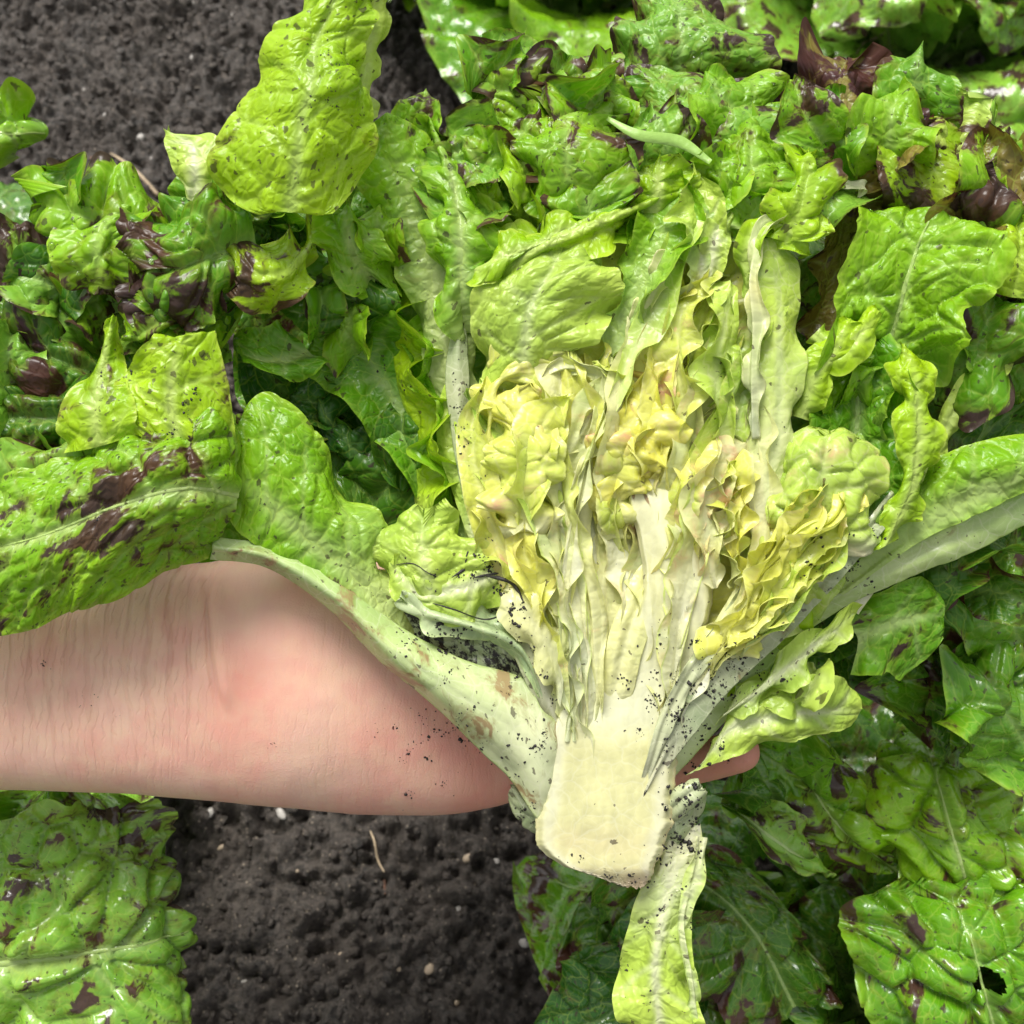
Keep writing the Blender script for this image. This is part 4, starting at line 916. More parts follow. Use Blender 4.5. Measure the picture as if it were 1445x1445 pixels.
# purple leaf
L([[(1150, 300, -2.4), (1200, 310, -2.4), (1300, 300, -2.8)], [(1130, 230, -2.0), (1200, 240, -1.6), (1300, 240, -2.2)], [(1120, 160, -1.8), (1200, 165, -1.2), (1290, 190, -1.9)], [(1125, 115, -2.1), (1190, 110, -1.6), (1260, 150, -2.2)], [(1150, 95, -2.6), (1190, 92, -2.3), (1230, 115, -2.6)]],
  'brown', nt=90, ns=80, rt=.9, **{**TOP, 'blotch': .46, 'blis': .0022, 'ruf': .008, 'rfreq': 44, 'jag': .10})
L([[(1140, 480, -1.8), (1180, 480, -2.), (1230, 470, -2.)], [(1150, 400, -1.8), (1190, 390, -2.2), (1260, 370, -2.2)], [(1150, 320, -1.6), (1210, 310, -2.), (1300, 290, -2.2)], [(1160, 240, -1.6), (1230, 230, -1.8), (1320, 240, -2.0)]],
  'brown', nt=70, ns=70, rt=.95, **{**TOP, 'blotch': .36, 'blis': .0015})
L([[(1250, 330, -1.6), (1330, 330, -1.4), (1440, 340, -1.6)], [(1240, 280, -1.5), (1330, 270, -1.0), (1440, 300, -1.4)], [(1230, 220, -1.5), (1310, 220, -1.2), (1400, 260, -1.6)], [(1240, 150, -1.7), (1290, 165, -1.5), (1340, 210, -1.8)]],
  'lime', nt=80, ns=80, rt=.9, **{**TOP, 'blotch': .42, 'ruf': .005, 'blis': .0014})
L([[(1300, 280, -2.2), (1340, 300, -2), (1390, 310, -2.2)], [(1295, 220, -1.9), (1340, 220, -1.6), (1385, 250, -1.9)], [(1310, 180, -2.), (1345, 170, -1.8), (1375, 200, -2.)], [(1345, 145, -2.2), (1355, 138, -2.1), (1372, 160, -2.2)]],
  'pale', nt=50, ns=50, rt=.95, **{**TOP, 'blotch': .40})
L([[(1330, 300, -1.2), (1380, 320, -1.), (1445, 330, -1.2)], [(1360, 270, -.8), (1400, 290, -.4), (1450, 320, -.8)], [(1380, 250, -.9), (1410, 260, -.6), (1440, 280, -.8)]], 'mid', nt=50, ns=50, rt=.8, **{**TOP, 'blotch': .52, 'ruf': .005})
L([[(1390, 410, -.8), (1430, 420, -.6), (1480, 420, -.8)], [(1400, 350, -.7), (1440, 360, -.3), (1490, 370, -.7)], [(1390, 310, -.9), (1430, 310, -.6), (1480, 320, -.9)]], 'lime', nt=50, ns=50, rt=.8, **{**TOP, 'blotch': .38, 'ruf': .005})

# --- right: large bright blistered leaves
L([[(1120, 700, -1.2), (1150, 690, -1.5), (1190, 680, -1.4), (1230, 690, -1.)],
   [(1130, 600, -1.0), (1180, 590, -1.5), (1240, 580, -1.2), (1290, 590, -.3)],
   [(1140, 500, -.8), (1210, 490, -1.2), (1300, 480, -.8), (1370, 510, .0)],
   [(1160, 400, -.8), (1240, 400, -.8), (1320, 400, -.3), (1400, 450, .2)],
   [(1180, 320, -1.0), (1260, 330, -.8), (1340, 350, -.3), (1425, 380, .1)],
   [(1230, 280, -1.3), (1290, 290, -1.), (1350, 310, -.7), (1400, 340, -.5)]],
  'bright', nt=120, ns=110, midrib=.0013, rt=.93, blis=.0042, cell=.012, ruf=.0055, rfreq=36, g=(.0, .3), speck=.10, jag=.13, und=.006, vein=.6, lat=.022, ribw=.002, blotch=.22)
L([[(1125, 760, -.6), (1170, 780, -1.0), (1210, 800, -.6)], [(1130, 680, -.6), (1200, 690, -1.3), (1275, 720, .0)], [(1130, 600, -.5), (1210, 600, -1.3), (1308, 630, .2)], [(1135, 540, -.5), (1210, 530, -1.2), (1308, 560, .2)], [(1150, 490, -.7), (1210, 480, -1.0), (1285, 490, .0)]],
  'mid', midrib=.0013, nt=110, ns=90, rt=.95, blis=.0022, cell=.010, rufR=.003, rufL=.001, rfreq=42, g=(.05, .4), speck=.08, jag=.03, vein=.7, ribw=.003, und=.004, blotch=.20)
# bright frilled edge strip on the right of it
L([[(1230, 780, .2), (1250, 770, .4), (1270, 760, -.2)], [(1262, 700, .2), (1285, 690, .5), (1300, 690, -.2)], [(1270, 620, .2), (1295, 610, .5), (1315, 610, -.2)], [(1262, 550, .1), (1290, 545, .4), (1312, 550, -.3)], [(1255, 495, -.1), (1275, 485, .2), (1295, 495, -.4)]],
  'lime', nt=100, ns=36, rt=.9, blis=.0014, cell=.007, ruf=.003, rfreq=52, g=(-.2, .1), speck=.06, jag=.06, edge=.7)
R([(1130, 590, -.2), (1150, 530, .0), (1180, 490, .1), (1200, 450, .0)], [14, 26, 26, 14], 'lime', cup=-.3, nt=50, ns=36, blis=.0014, ruf=.002, g=(-.1, .1), speck=.06)
R([(1150, 470, -.2), (1180, 500, .0), (1215, 470, .1), (1240, 440, .0)], [16, 22, 22, 14], 'lime', cup=-.3, nt=50, ns=36, blis=.0014, ruf=.002, g=(-.1, .1), speck=.06)

# --- right outer ribs and leaves
R([(930, 1080, -.4), (1000, 1000, -.6), (1090, 905, -.8), (1180, 840, -1.0), (1280, 790, -1.1), (1380, 740, -1.0), (1500, 680, -.8)], [26, 30, 24, 24, 26, 30, 32], 'stalk', cup=-.25, nt=120, ns=50, rt=1., blis=.0006, g=(-.3, .5), vein=.5, speck=.12, dirt=.26, dirtb=.10, blotch=.32, thick=.003, mat=M_STEM, name='petiole', lat=.02, und=.003)
L([[(1190, 840, -.9), (1170, 830, -1.0), (1160, 815, -1.2)], [(1290, 770, -.6), (1270, 745, -.7), (1250, 740, -1.2)], [(1370, 730, -.5), (1340, 680, -.3), (1315, 660, -1.)], [(1450, 695, -.4), (1430, 650, -.1), (1400, 625, -.9)], [(1530, 660, -.4), (1520, 620, -.1), (1500, 600, -.8)]],
  'bright', nt=90, ns=60, rt=1., blis=.0022, cell=.010, rufR=.002, rufL=0, rfreq=34, g=(.0, .3), speck=.12, mid=.2, ribw=.004, und=.004)
R([(1200, 860, -1.4), (1270, 750, -1.6), (1310, 650, -1.5), (1360, 560, -1.3), (1420, 500, -1.1), (1480, 460, -1.0)], [14, 14, 14, 16, 18, 16], 'pale', cup=-.2, cols=3, nt=80, ns=24, rt=1., blis=.0004, ruf=.001, vein=.3, speck=.06)
L([[(1230, 850, -2.), (1280, 800, -2.6), (1330, 760, -2.8)], [(1280, 720, -2.), (1350, 680, -2.8), (1430, 660, -2.8)], [(1320, 600, -1.9), (1400, 580, -2.6), (1480, 560, -2.6)], [(1370, 520, -1.8), (1440, 500, -2.4), (1510, 480, -2.4)]],
  'deep', nt=80, ns=70, rt=1., blis=.003, cell=.011, ruf=.003, blotch=.36, g=(-.1, .1))
L([[(1280, 560, -2.8), (1340, 540, -3.), (1400, 520, -3.)], [(1300, 480, -2.6), (1370, 460, -2.8), (1450, 450, -2.8)], [(1340, 420, -2.6), (1410, 400, -2.8), (1490, 400, -2.8)], [(1380, 370, -2.6), (1440, 360, -2.8), (1500, 370, -2.8)]],
  'brown', nt=70, ns=70, rt=1., blis=.003, cell=.010, ruf=.003, blotch=.50, g=(-.1, .1))
# dark leaf bit under the petiole
L([[(1180, 880, -1.8), (1210, 900, -2.0), (1200, 955, -2.2)], [(1240, 830, -1.8), (1260, 880, -1.8), (1250, 950, -2.2)], [(1290, 810, -2.), (1300, 870, -2.0), (1275, 965, -2.3)], [(1330, 830, -2.3), (1330, 870, -2.2), (1318, 900, -2.4)]],
  'mid', nt=60, ns=60, rt=.95, blis=.0014, blotch=.34, ruf=.002, g=(-.1, .1), jag=.05, ribw=.002)
# lower right leaf with a torn end
L([[(965, 1095, -.5), (985, 1085, -.5), (1000, 1060, -.7)], [(1020, 1068, -.5), (1030, 1030, -.3), (1040, 1000, -.7)], [(1090, 1050, -.6), (1100, 1010, -.3), (1110, 960, -.7)], [(1150, 1030, -.8), (1155, 1005, -.6), (1160, 940, -.8)], [(1205, 1025, -1.2), (1215, 1000, -1.1), (1212, 975, -1.2)]],
  'pale', nt=80, ns=60, rt=.97, blis=.0010, ruf=.0015, rfreq=30, g=(-.2, .2), speck=.06, jag=.10, jf=6, und=.004)
L([[(1010, 1030, -.2), (1020, 1010, -.1), (1030, 985, -.3)], [(1085, 985, -.1), (1090, 960, .1), (1095, 930, -.2)], [(1150, 930, -.2), (1150, 910, .0), (1160, 880, -.3)], [(1205, 880, -.5), (1205, 865, -.4), (1208, 850, -.5)]],
  'pale', nt=70, ns=44, rt=.9, blis=.0014, cell=.008, ruf=.003, rfreq=48, g=(-.2, .2), speck=.14, jag=.08, dirt=.24)
# long dirty rib across the right
R([(880, 1180, -.2), (915, 1110, .35), (955, 1030, .4), (1010, 960, .4), (1080, 900, .4), (1150, 830, .3), (1220, 755, .2), (1262, 700, .0)], [3, 16, 30, 26, 18, 14, 9], 'grey', cup=-.05, cols=3, nt=140, ns=30, rt=1., blis=.0010, jag=.08, g=(-.2, .7), vein=.4, dirt=.40, dirtb=.10, speck=.25, blotch=.34, thick=.0025, und=.006, mat=M_STEM, name='rib')
R([(900, 1130, -.1), (922, 1070, .4), (940, 1015, .5), (975, 950, .6), (1030, 870, .5), (1070, 800, .4)], [3, 10, 14, 13, 9], 'grey', cup=-.05, cols=3, nt=90, ns=20, blis=.0008, jag=.10, vein=.3, dirt=.34, speck=.12, thick=.0018, ruf=.001, mat=M_STEM, name='rib')

# --- heart --------------------------------------------------------------
HT = dict(mat=M_HEART, g=(.0, .3), speck=.03, vein=.35, thick=.0007, und=.004)
# backing so that no dark shows through the heart
L([[(800, 980, -.4), (860, 985, -.4), (980, 980, -.4)], [(730, 850, -.5), (860, 850, -.6), (1060, 850, -.5)], [(690, 700, -.6), (860, 700, -.7), (1110, 690, -.6)], [(680, 560, -.6), (860, 560, -.7), (1125, 540, -.6)], [(690, 420, -.8), (860, 420, -.7), (1110, 400, -.8)], [(760, 340, -1.0), (880, 330, -1.), (1060, 320, -1.0)]],
  'yellow', nt=90, ns=90, rt=.9, blis=.0022, cell=.010, ruf=.003, **{**HT, 'und': .008, 'thick': 0, 'g': (.0, .1)})
# yellow smooth leaf bases left of it
R([(862, 1060, .0), (866, 995, .2), (882, 910, .3), (905, 840, .1), (918, 790, -.1)], [12, 26, 26, 14], 'cream', cup=-.1, nt=60, ns=36, blis=.0004, **HT)
R([(848, 1060, .0), (842, 985, .15), (840, 890, .1), (858, 800, -.2), (880, 730, -.4)], [12, 22, 36, 30], 'cream', cup=.2, nt=60, ns=36, blis=.0005, **{**HT, 'g': (-.2, .9)})
# yellow frilled leaf over centre
L([[(850, 770, -.2), (865, 760, .0), (890, 760, -.2)], [(842, 700, -.1), (868, 690, .4), (900, 690, .0)], [(850, 640, -.1), (885, 635, .6), (930, 650, .1)], [(870, 600, -.2), (910, 595, .6), (960, 630, .2)], [(900, 560, -.3), (930, 560, .3), (965, 590, .0)], [(915, 520, -.5), (940, 515, .0), (968, 540, -.3)]],
  'gold', nt=110, ns=60, rt=.9, blis=.0022, cell=.0055, ruf=.0035, rfreq=85, rpow=1.2, jag=.08, blotch=.25, btop=.1, **HT)
L([[(965, 690, .0), (975, 690, .2), (985, 690, .0)], [(945, 650, .1), (965, 640, .4), (985, 640, .0)], [(940, 600, .1), (962, 590, .4), (985, 590, -.1)], [(950, 550, .0), (970, 540, .3), (990, 540, -.1)]], 'gold', nt=70, ns=36, blis=.0016, cell=.005, ruf=.0028, rfreq=85, rpow=1.2, jag=.08, blotch=.2, **HT)
# left bundle
R([(800, 960, .1), (770, 880, .2), (735, 800, .2), (700, 740, .1), (682, 680, .0)], [10, 26, 40, 46, 24], 'yellow', cup=.5, nt=100, ns=60, blis=.0014, cell=.008, ruf=.0028, rfreq=60, jag=.05, blotch=.26, **HT)
L([[(700, 740, .3), (740, 750, .7), (775, 740, .3)], [(690, 690, .3), (735, 690, .9), (778, 690, .3)], [(700, 640, .3), (740, 640, .9), (785, 640, .3)], [(695, 590, .2), (735, 590, .7), (780, 580, .3)], [(690, 560, .0), (730, 545, .4), (775, 560, .2)]],
  'yellow', nt=100, ns=70, rt=.9, rb=.1, blis=.002, cell=.007, ruf=.0035, rfreq=62, rpow=1.4, jag=.07, blotch=.27, **{**HT, 'und': .007})
L([[(680, 690, .1), (700, 690, .3), (720, 690, .1)], [(668, 620, .1), (690, 610, .5), (715, 610, .1)], [(670, 550, .0), (700, 545, .5), (730, 550, .1)], [(690, 510, -.1), (740, 510, .4), (800, 540, .1)], [(720, 490, -.2), (780, 495, .2), (840, 530, .0)]],
  'yellow', nt=100, ns=44, rt=.9, blis=.0016, cell=.007, ruf=.003, rfreq=62, rpow=1.4, jag=.06, blotch=.29, **HT)
R([(790, 930, .3), (775, 860, .5), (765, 800, .6), (750, 745, .6)], [8, 20, 30, 20], 'yellow', cup=.3, nt=70, ns=40, blis=.0014, cell=.007, ruf=.0028, rfreq=64, jag=.06, blotch=.27, **HT)
# white ribs of the heart
for mids, hw in (([(838, 1085, .05), (830, 1020, .27), (822, 900, .4), (818, 800, .4), (825, 700, .4), (850, 620, .3), (880, 540, .2), (910, 460, .0), (945, 370, -.2)], [10, 14, 16, 13, 12, 11, 12, 10]),
                 ([(812, 1080, .0), (805, 1015, .25), (796, 900, .3), (790, 800, .3), (800, 700, .2), (815, 640, .1), (835, 560, .0)], [8, 14, 22, 20, 16, 10]),
                 ([(856, 1070, .1), (849, 1005, .3), (838, 930, .5), (826, 840, .5), (815, 770, .3)], [8, 9, 9, 6]),
                 ([(930, 1070, .0), (955, 1005, .3), (985, 950, .5), (1030, 870, .5), (1075, 780, .4), (1105, 700, .2), (1118, 620, .0)], [8, 12, 13, 14, 10]),
                 ([(760, 950, .3), (770, 900, .3), (765, 840, .1)], [8, 10, 6]),
                 ([(900, 480, -.2), (935, 420, -.2), (965, 350, -.4), (985, 290, -.6)], [8, 12, 12, 8])):
    R(mids, hw, 'cream', cup=-.25, cols=3, nt=100, ns=20, rt=.95, blis=.0003, jag=.10, jf=7, vein=.15, speck=.03, thick=.002, mat=M_HEART, name='rib', und=.002)
# pale leaf loops between the ribs
for mids, hw, pal in (([(800, 720, .2), (830, 650, .4), (850, 590, .4), (845, 530, .3), (800, 520, .3), (760, 535, .3)], [8, 14, 16, 14, 12, 8], 'cream'),
                      ([(870, 640, .1), (880, 570, .3), (870, 530, .3), (840, 510, .2)], [8, 16, 16, 8], 'yellow'),
                      ([(790, 780, .3), (780, 700, .5), (800, 620, .4), (840, 560, .2), (860, 500, .0)], [6, 10, 12, 12, 8], 'cream')):
    R(mids, hw, pal, tilt=.5, cup=.1, cols=3, nt=80, ns=26, rt=.9, blis=.0008, ruf=.002, rfreq=60, jag=.06, blotch=.22, **HT)
# right-centre curls with pink
R([(1010, 800, .2), (1020, 740, .4), (1005, 690, .5), (985, 650, .3), (1000, 600, .2), (1015, 540, .0)], [10, 24, 28, 22, 20, 14], 'cream', tilt=.3, cup=.3, nt=100, ns=50, blis=.0012, cell=.008, ruf=.0032, rfreq=58, jag=.08, blotch=.30, **HT)
R([(1040, 830, .2), (1035, 770, .5), (1030, 720, .6), (1025, 670, .5), (1040, 635, .3)], [8, 18, 24, 22, 12], 'yellow', tilt=-.3, cup=.3, nt=90, ns=50, blis=.0016, cell=.007, ruf=.0035, rfreq=64, jag=.08, blotch=.30, **HT)
R([(980, 770, .5), (1010, 755, .7), (1035, 730, .7), (1045, 690, .5)], [10, 18, 20, 12], 'cream', cup=.2, nt=60, ns=36, blis=.0008, ruf=.002, rfreq=60, blotch=.36, **HT)
R([(990, 600, .0), (975, 540, .2), (980, 480, .2), (1000, 430, .0), (1010, 380, -.2)], [12, 22, 24, 24, 14], 'yellow', tilt=.4, cup=.3, nt=90, ns=46, blis=.0014, cell=.007, ruf=.0036, rfreq=56, jag=.07, **HT)
R([(1060, 640, .0), (1040, 580, .3), (1030, 520, .4), (1020, 460, .2), (1030, 400, .0)], [10, 20, 24, 22, 12], 'pale', tilt=-.4, cup=.2, nt=90, ns=46, blis=.0014, cell=.007, ruf=.0034, rfreq=52, jag=.06, **HT)
R([(945, 560, -.3), (955, 500, .0), (960, 440, .0), (985, 400, -.2)], [12, 22, 22, 14], 'yellow', cup=.2, nt=80, ns=46, blis=.0014, cell=.006, ruf=.004, rfreq=62, jag=.08, blotch=.24, **HT)
# big smooth pale leaf on the right of the heart, cut edge to the left
L([[(1070, 790, .1), (1085, 780, .4), (1098, 765, .1)], [(1052, 700, .3), (1085, 690, .55), (1106, 690, .1)], [(1055, 600, .45), (1098, 600, .5), (1122, 600, .0)], [(1058, 500, .5), (1100, 500, .45), (1132, 500, -.1)], [(1058, 420, .5), (1098, 415, .3), (1130, 420, -.2)], [(1050, 345, .4), (1085, 335, .2), (1120, 350, -.2)]],
  'pale', nt=120, ns=60, rt=.97, blis=.0009, cell=.014, ruf=.0016, rfreq=34, jag=.05, vein=.7, vcol=(.66, .74, .40), lat=.018, g=(.0, .8), mat=M_HEART, thick=.001, speck=.05, und=.002)
R([(1062, 620, .6), (1060, 540, .9), (1062, 460, .9), (1058, 390, .8), (1075, 330, .5), (1105, 315, .2)], [8, 14, 16, 14, 12, 8], 'cream', tilt=.7, cols=3, nt=100, ns=26, rt=.95, blis=.0005, ruf=.0015, rfreq=45, jag=.06, **HT)
R([(1060, 420, .2), (1058, 350, .5), (1085, 310, .4), (1120, 330, .3), (1145, 360, .0)], [14, 22, 20, 26, 18], 'lime', tilt=.4, nt=80, ns=40, blis=.0012, ruf=.0025, rfreq=44, jag=.05, g=(-.2, .1), speck=.06)
# right crinkled bundle
for mids, hw, tl, pal, fr in (([(990, 960, .2), (1050, 890, .5), (1110, 820, .6), (1160, 760, .4), (1195, 700, .1)], [14, 30, 42, 44, 26], 0., 'yellow', 58),
                              ([(1030, 900, .5), (1080, 850, .9), (1130, 800, .9), (1185, 750, .6), (1215, 700, .3)], [10, 20, 26, 26, 14], .5, 'yellow', 66),
                              ([(1040, 860, .5), (1080, 800, .9), (1120, 760, 1.0), (1165, 730, .9), (1195, 690, .5)], [8, 16, 20, 20, 12], -.5, 'yellow', 62),
                              ([(1050, 830, .4), (1090, 760, .8), (1120, 710, .9), (1160, 680, .7)], [8, 18, 20, 12], .6, 'yellow', 55),
                              ([(1060, 900, .6), (1085, 885, .9), (1110, 850, .9), (1125, 820, .6)], [8, 20, 22, 10], 0., 'yellow', 60),
                              ([(1010, 900, .5), (1025, 890, .9), (1050, 885, .9), (1080, 890, .6)], [10, 24, 26, 12], .2, 'yellow', 60)):
    R(mids, hw, pal, tilt=tl, cup=.35, nt=100, ns=46, rt=.88, blis=.0022, cell=.0075, ruf=.0018, rfreq=fr * .8, rpow=1.5, jag=.05, har=.2, blotch=.27, **{**HT, 'und': .006, 'thick': 0})
L([[(1080, 760, .2), (1130, 770, .3), (1200, 780, .2), (1225, 770, -.2)], [(1085, 700, .4), (1130, 690, .9), (1190, 700, .8), (1235, 715, .0)], [(1100, 650, .3), (1140, 640, .8), (1190, 640, .8), (1232, 670, .0)], [(1120, 625, -.1), (1150, 618, .2), (1185, 620, .2), (1215, 640, -.2)]],
  'pale', nt=80, ns=80, rt=.85, blis=.0026, cell=.008, ruf=.0025, rfreq=48, jag=.03, blotch=.28, **{**HT, 'und': .006})
L([[(1000, 940, .2), (1030, 930, .5), (1065, 920, .2)], [(985, 915, .3), (1030, 905, .7), (1070, 905, .3)], [(1000, 885, .2), (1030, 880, .5), (1060, 880, .2)]], 'yellow', nt=50, ns=50, rt=.7, rb=.3, blis=.002, cell=.006, ruf=.003, rfreq=70, **HT)

# many ruffled leaf edges packed in the heart, radiating from the core
hr = np.random.default_rng(77)
def fan_frills(n, p0, p1s, r0, hw, pals, amp, w=(.0, .6), freq=(52, 78), bend=30, bl=.24):
    for i in range(n):
        f_ = (i + hr.uniform(.2, .8)) / n
        e = crom(np.array(p1s, float), np.array([f_]))[0]
        s0 = np.array(p0, float) + hr.normal(0, 8, 2); k0 = hr.uniform(*r0)
        a0 = s0 + (e - s0) * k0; L_ = hr.uniform(.82, 1.08)
        e = s0 + (e - s0) * L_
        nrm = np.array([-(e - a0)[1], (e - a0)[0]]); nrm = nrm / np.linalg.norm(nrm)
        bd = hr.normal(0, bend)
        pts = []
        for q_ in np.linspace(0, 1, 6):
            pt = a0 + (e - a0) * q_ + nrm * bd * math.sin(math.pi * q_) + nrm * hr.normal(0, 2)
            pts.append((pt[0], pt[1], hr.uniform(*w) - .5 + .35 * math.sin(math.pi * q_)))
        tl = hr.choice([-1, 1]) * hr.uniform(.25, .75)
        h_ = hr.uniform(*hw) * 1.35
        frill(LET, pts, [h_ * .3, h_ * .8, h_, h_, h_ * .9, h_ * .5], pals[hr.integers(len(pals))], tilt=tl, amp=amp * .42 * hr.uniform(.6, 1.3), freq=.78 * hr.uniform(*freq), nt=120, ns=30, edge=.9,
              mat=M_HEART, blotch=bl + hr.uniform(0, .10), thick=0., und=.005, blis=.0016, cell=.0075, har=.2)
fan_frills(5, (885, 900), [(855, 620), (890, 540), (930, 480), (970, 420)], (.40, .62), (22, 36), ['gold', 'gold', 'yellow'], .0036, bl=.28)
fan_frills(3, (965, 930), [(1000, 640), (1040, 640), (1070, 700)], (.40, .55), (22, 36), ['cream', 'yellow'], .0036, w=(.2, .8), bl=.30)
fan_frills(6, (955, 1000), [(1090, 690), (1150, 650), (1215, 680), (1225, 740), (1180, 800)], (.35, .70), (24, 40), ['yellow', 'yellow', 'pale'], .0040, w=(.2, 1.1), bl=.26)
HB = np.array([(672, 650), (668, 560), (690, 470), (740, 400), (820, 360), (900, 320), (970, 300), (1040, 330), (1080, 420), (1085, 520)], float)
NH = 22
for i in range(NH):
    f_ = (i + .5) / NH
    e = crom(HB, np.array([f_]))[0] + hr.normal(0, 14, 2)
    s0 = np.array([800 + 160 * f_, 1045 - 10 * math.sin(math.pi * f_)])
    ctr = np.array([830 + 110 * f_, 820.]); n_ = 8; pts = []
    wob = hr.normal(0, 7, n_); frac = hr.uniform(.80, 1.05)
    for q_ in np.linspace(0, 1, n_):
        u_ = q_ * frac
        b_ = (1 - u_) ** 2 * s0 + 2 * u_ * (1 - u_) * ctr + u_ ** 2 * e
        k_ = int(round(q_ * (n_ - 1)))
        zoff = -.75 * sm(np.array([b_[1]]), 640, 760)[0] * sm(np.array([f_]), .24, .36)[0] * sm(np.array([f_]), .86, .74)[0]
        pts.append((b_[0] + wob[k_] * q_, b_[1], zoff + .12 + .5 * math.sin(math.pi * min(1, q_ * 1.1)) * (.35 + .65 * (i % 3) / 2) - .15 * q_))
    cen = abs(f_ - .55)
    pal = 'gold' if cen < .10 and i % 2 else ('yellow' if cen < .33 else 'pale')
    if hr.uniform() < .25: pal = 'cream'
    W_ = hr.uniform(.85, 1.25)
    R(pts, [6, 12, 18 * W_, 26 * W_, 32 * W_, 36 * W_, 34 * W_, 18], pal, tilt=hr.choice([-1, 1]) * hr.uniform(.25, .65), cup=hr.uniform(-.1, .25), nt=150, ns=40, rt=.85, blis=.0010, cell=.009, bilw=.5, rufL=hr.uniform(.001, .0026), rufR=hr.uniform(.001, .0026), rfreq=hr.uniform(34, 52), rpow=2.2, har=.25,
      jag=.05, g=(.25, .75), vein=.55, lat=.014, ribw=.0022, rib=.0008, speck=.02, und=.004, edge=.85, mat=M_HEART, blotch=.25 + hr.uniform(0, .08))
# long cut sheets of the heart
LS = dict(mat=M_HEART, speck=.03, vein=.5, nt=130, ns=44, jag=.06, har=.15, cell=.009, und=.003)
for mids, hw, pal, tl, kw in (
    ([(832, 1085, .0), (815, 1005, .28), (800, 900, .5), (804, 800, .55), (822, 700, .55), (850, 600, .5), (885, 520, .5), (925, 430, .4), (960, 350, .3), (985, 280, .1)], [8, 14, 18, 18, 16, 16, 20, 26, 30, 18], 'pale', .5, dict(g=(.35, .9), rufR=.0022, rufL=.001, rfreq=40, blis=.0006)),
    ([(812, 1075, -.1), (795, 1000, .2), (772, 900, .5), (735, 820, .5), (700, 750, .4), (676, 680, .4), (668, 600, .3), (690, 535, .1)], [6, 12, 24, 34, 36, 30, 26, 16], 'yellow', .4, dict(g=(.1, .4), rufR=.003, rufL=.0015, rfreq=42, blis=.0012, blotch=.30)),
    ([(828, 1075, -.1), (806, 980, .28), (792, 880, .45), (797, 800, .5), (790, 720, .5), (800, 650, .5), (832, 590, .4), (852, 525, .2)], [6, 12, 18, 26, 28, 24, 20, 10], 'cream', -.4, dict(g=(.2, .6), rufL=.0026, rufR=.001, rfreq=44, blis=.0008, blotch=.27)),
    ([(852, 740, .1), (858, 670, .4), (880, 615, .6), (905, 575, .6), (922, 520, .4), (938, 465, .2)], [10, 24, 32, 28, 22, 12], 'gold', .3, dict(g=(-.2, .1), ruf=.0028, rfreq=58, blis=.0018, blotch=.28)),
    ([(940, 1065, .0), (978, 975, .35), (1035, 880, .6), (1066, 800, .6), (1080, 720, .5), (1072, 640, .5), (1062, 560, .4)], [6, 10, 14, 18, 20, 18, 10], 'cream', .6, dict(g=(.2, .6), rufR=.002, rfreq=44, blis=.0006, blotch=.25)),
    ([(1008, 830, .3), (995, 760, .7), (1000, 690, .8), (1022, 650, .7), (1052, 625, .4)], [10, 28, 36, 30, 16], 'cream', -.3, dict(g=(-.2, .2), ruf=.003, rfreq=44, blis=.0010, blotch=.37)),
    ([(1045, 830, .3), (1040, 770, .6), (1042, 710, .6), (1050, 660, .4)], [8, 20, 24, 14], 'gold', .5, dict(g=(-.2, .2), ruf=.003, rfreq=52, blis=.0014, blotch=.30)),
    ([(958, 650, .1), (965, 570, .5), (955, 505, .5), (965, 440, .4), (1000, 395, .2)], [12, 26, 30, 30, 18], 'yellow', .5, dict(g=(-.2, .2), ruf=.003, rfreq=42, blis=.0012, blotch=.25)),
    ([(1032, 650, .2), (1018, 585, .6), (1010, 520, .6), (1022, 460, .5), (1030, 395, .2)], [12, 24, 28, 26, 14], 'pale', -.5, dict(g=(-.2, .2), ruf=.003, rfreq=40, blis=.0012)),
    ([(735, 760, .5), (740, 700, .9), (750, 640, .9), (770, 590, .7), (800, 560, .4)], [12, 34, 40, 32, 16], 'yellow', -.2, dict(g=(-.2, .1), ruf=.003, rfreq=42, blis=.0016, blotch=.28)),
    ([(770, 900, .4), (758, 840, .7), (745, 790, .8), (730, 740, .7)], [10, 24, 34, 20], 'yellow', .3, dict(g=(-.2, .2), ruf=.0026, rfreq=46, blis=.0012, blotch=.30)),
    ([(1000, 950, .5), (1050, 880, .9), (1100, 820, 1.1), (1150, 770, 1.0), (1195, 720, .6)], [8, 20, 30, 34, 20], 'yellow', .7, dict(g=(-.1, .2), ruf=.0022, rfreq=40, blis=.0020, blotch=.24)),
    ([(1020, 910, .6), (1060, 840, 1.0), (1090, 780, 1.1), (1130, 730, 1.0), (1160, 680, .6)], [8, 18, 24, 28, 18], 'yellow', -.6, dict(g=(-.1, .2), ruf=.0022, rfreq=40, blis=.0020, blotch=.27)),
    ([(1040, 930, .5), (1085, 885, .9), (1130, 840, 1.0), (1175, 790, .8), (1215, 735, .4)], [8, 16, 22, 22, 12], 'pale', .5, dict(g=(-.1, .2), ruf=.0020, rfreq=40, blis=.0020))):
    R(mids, hw, pal, tilt=tl, cup=.2, rt=.9, **{**LS, **kw})

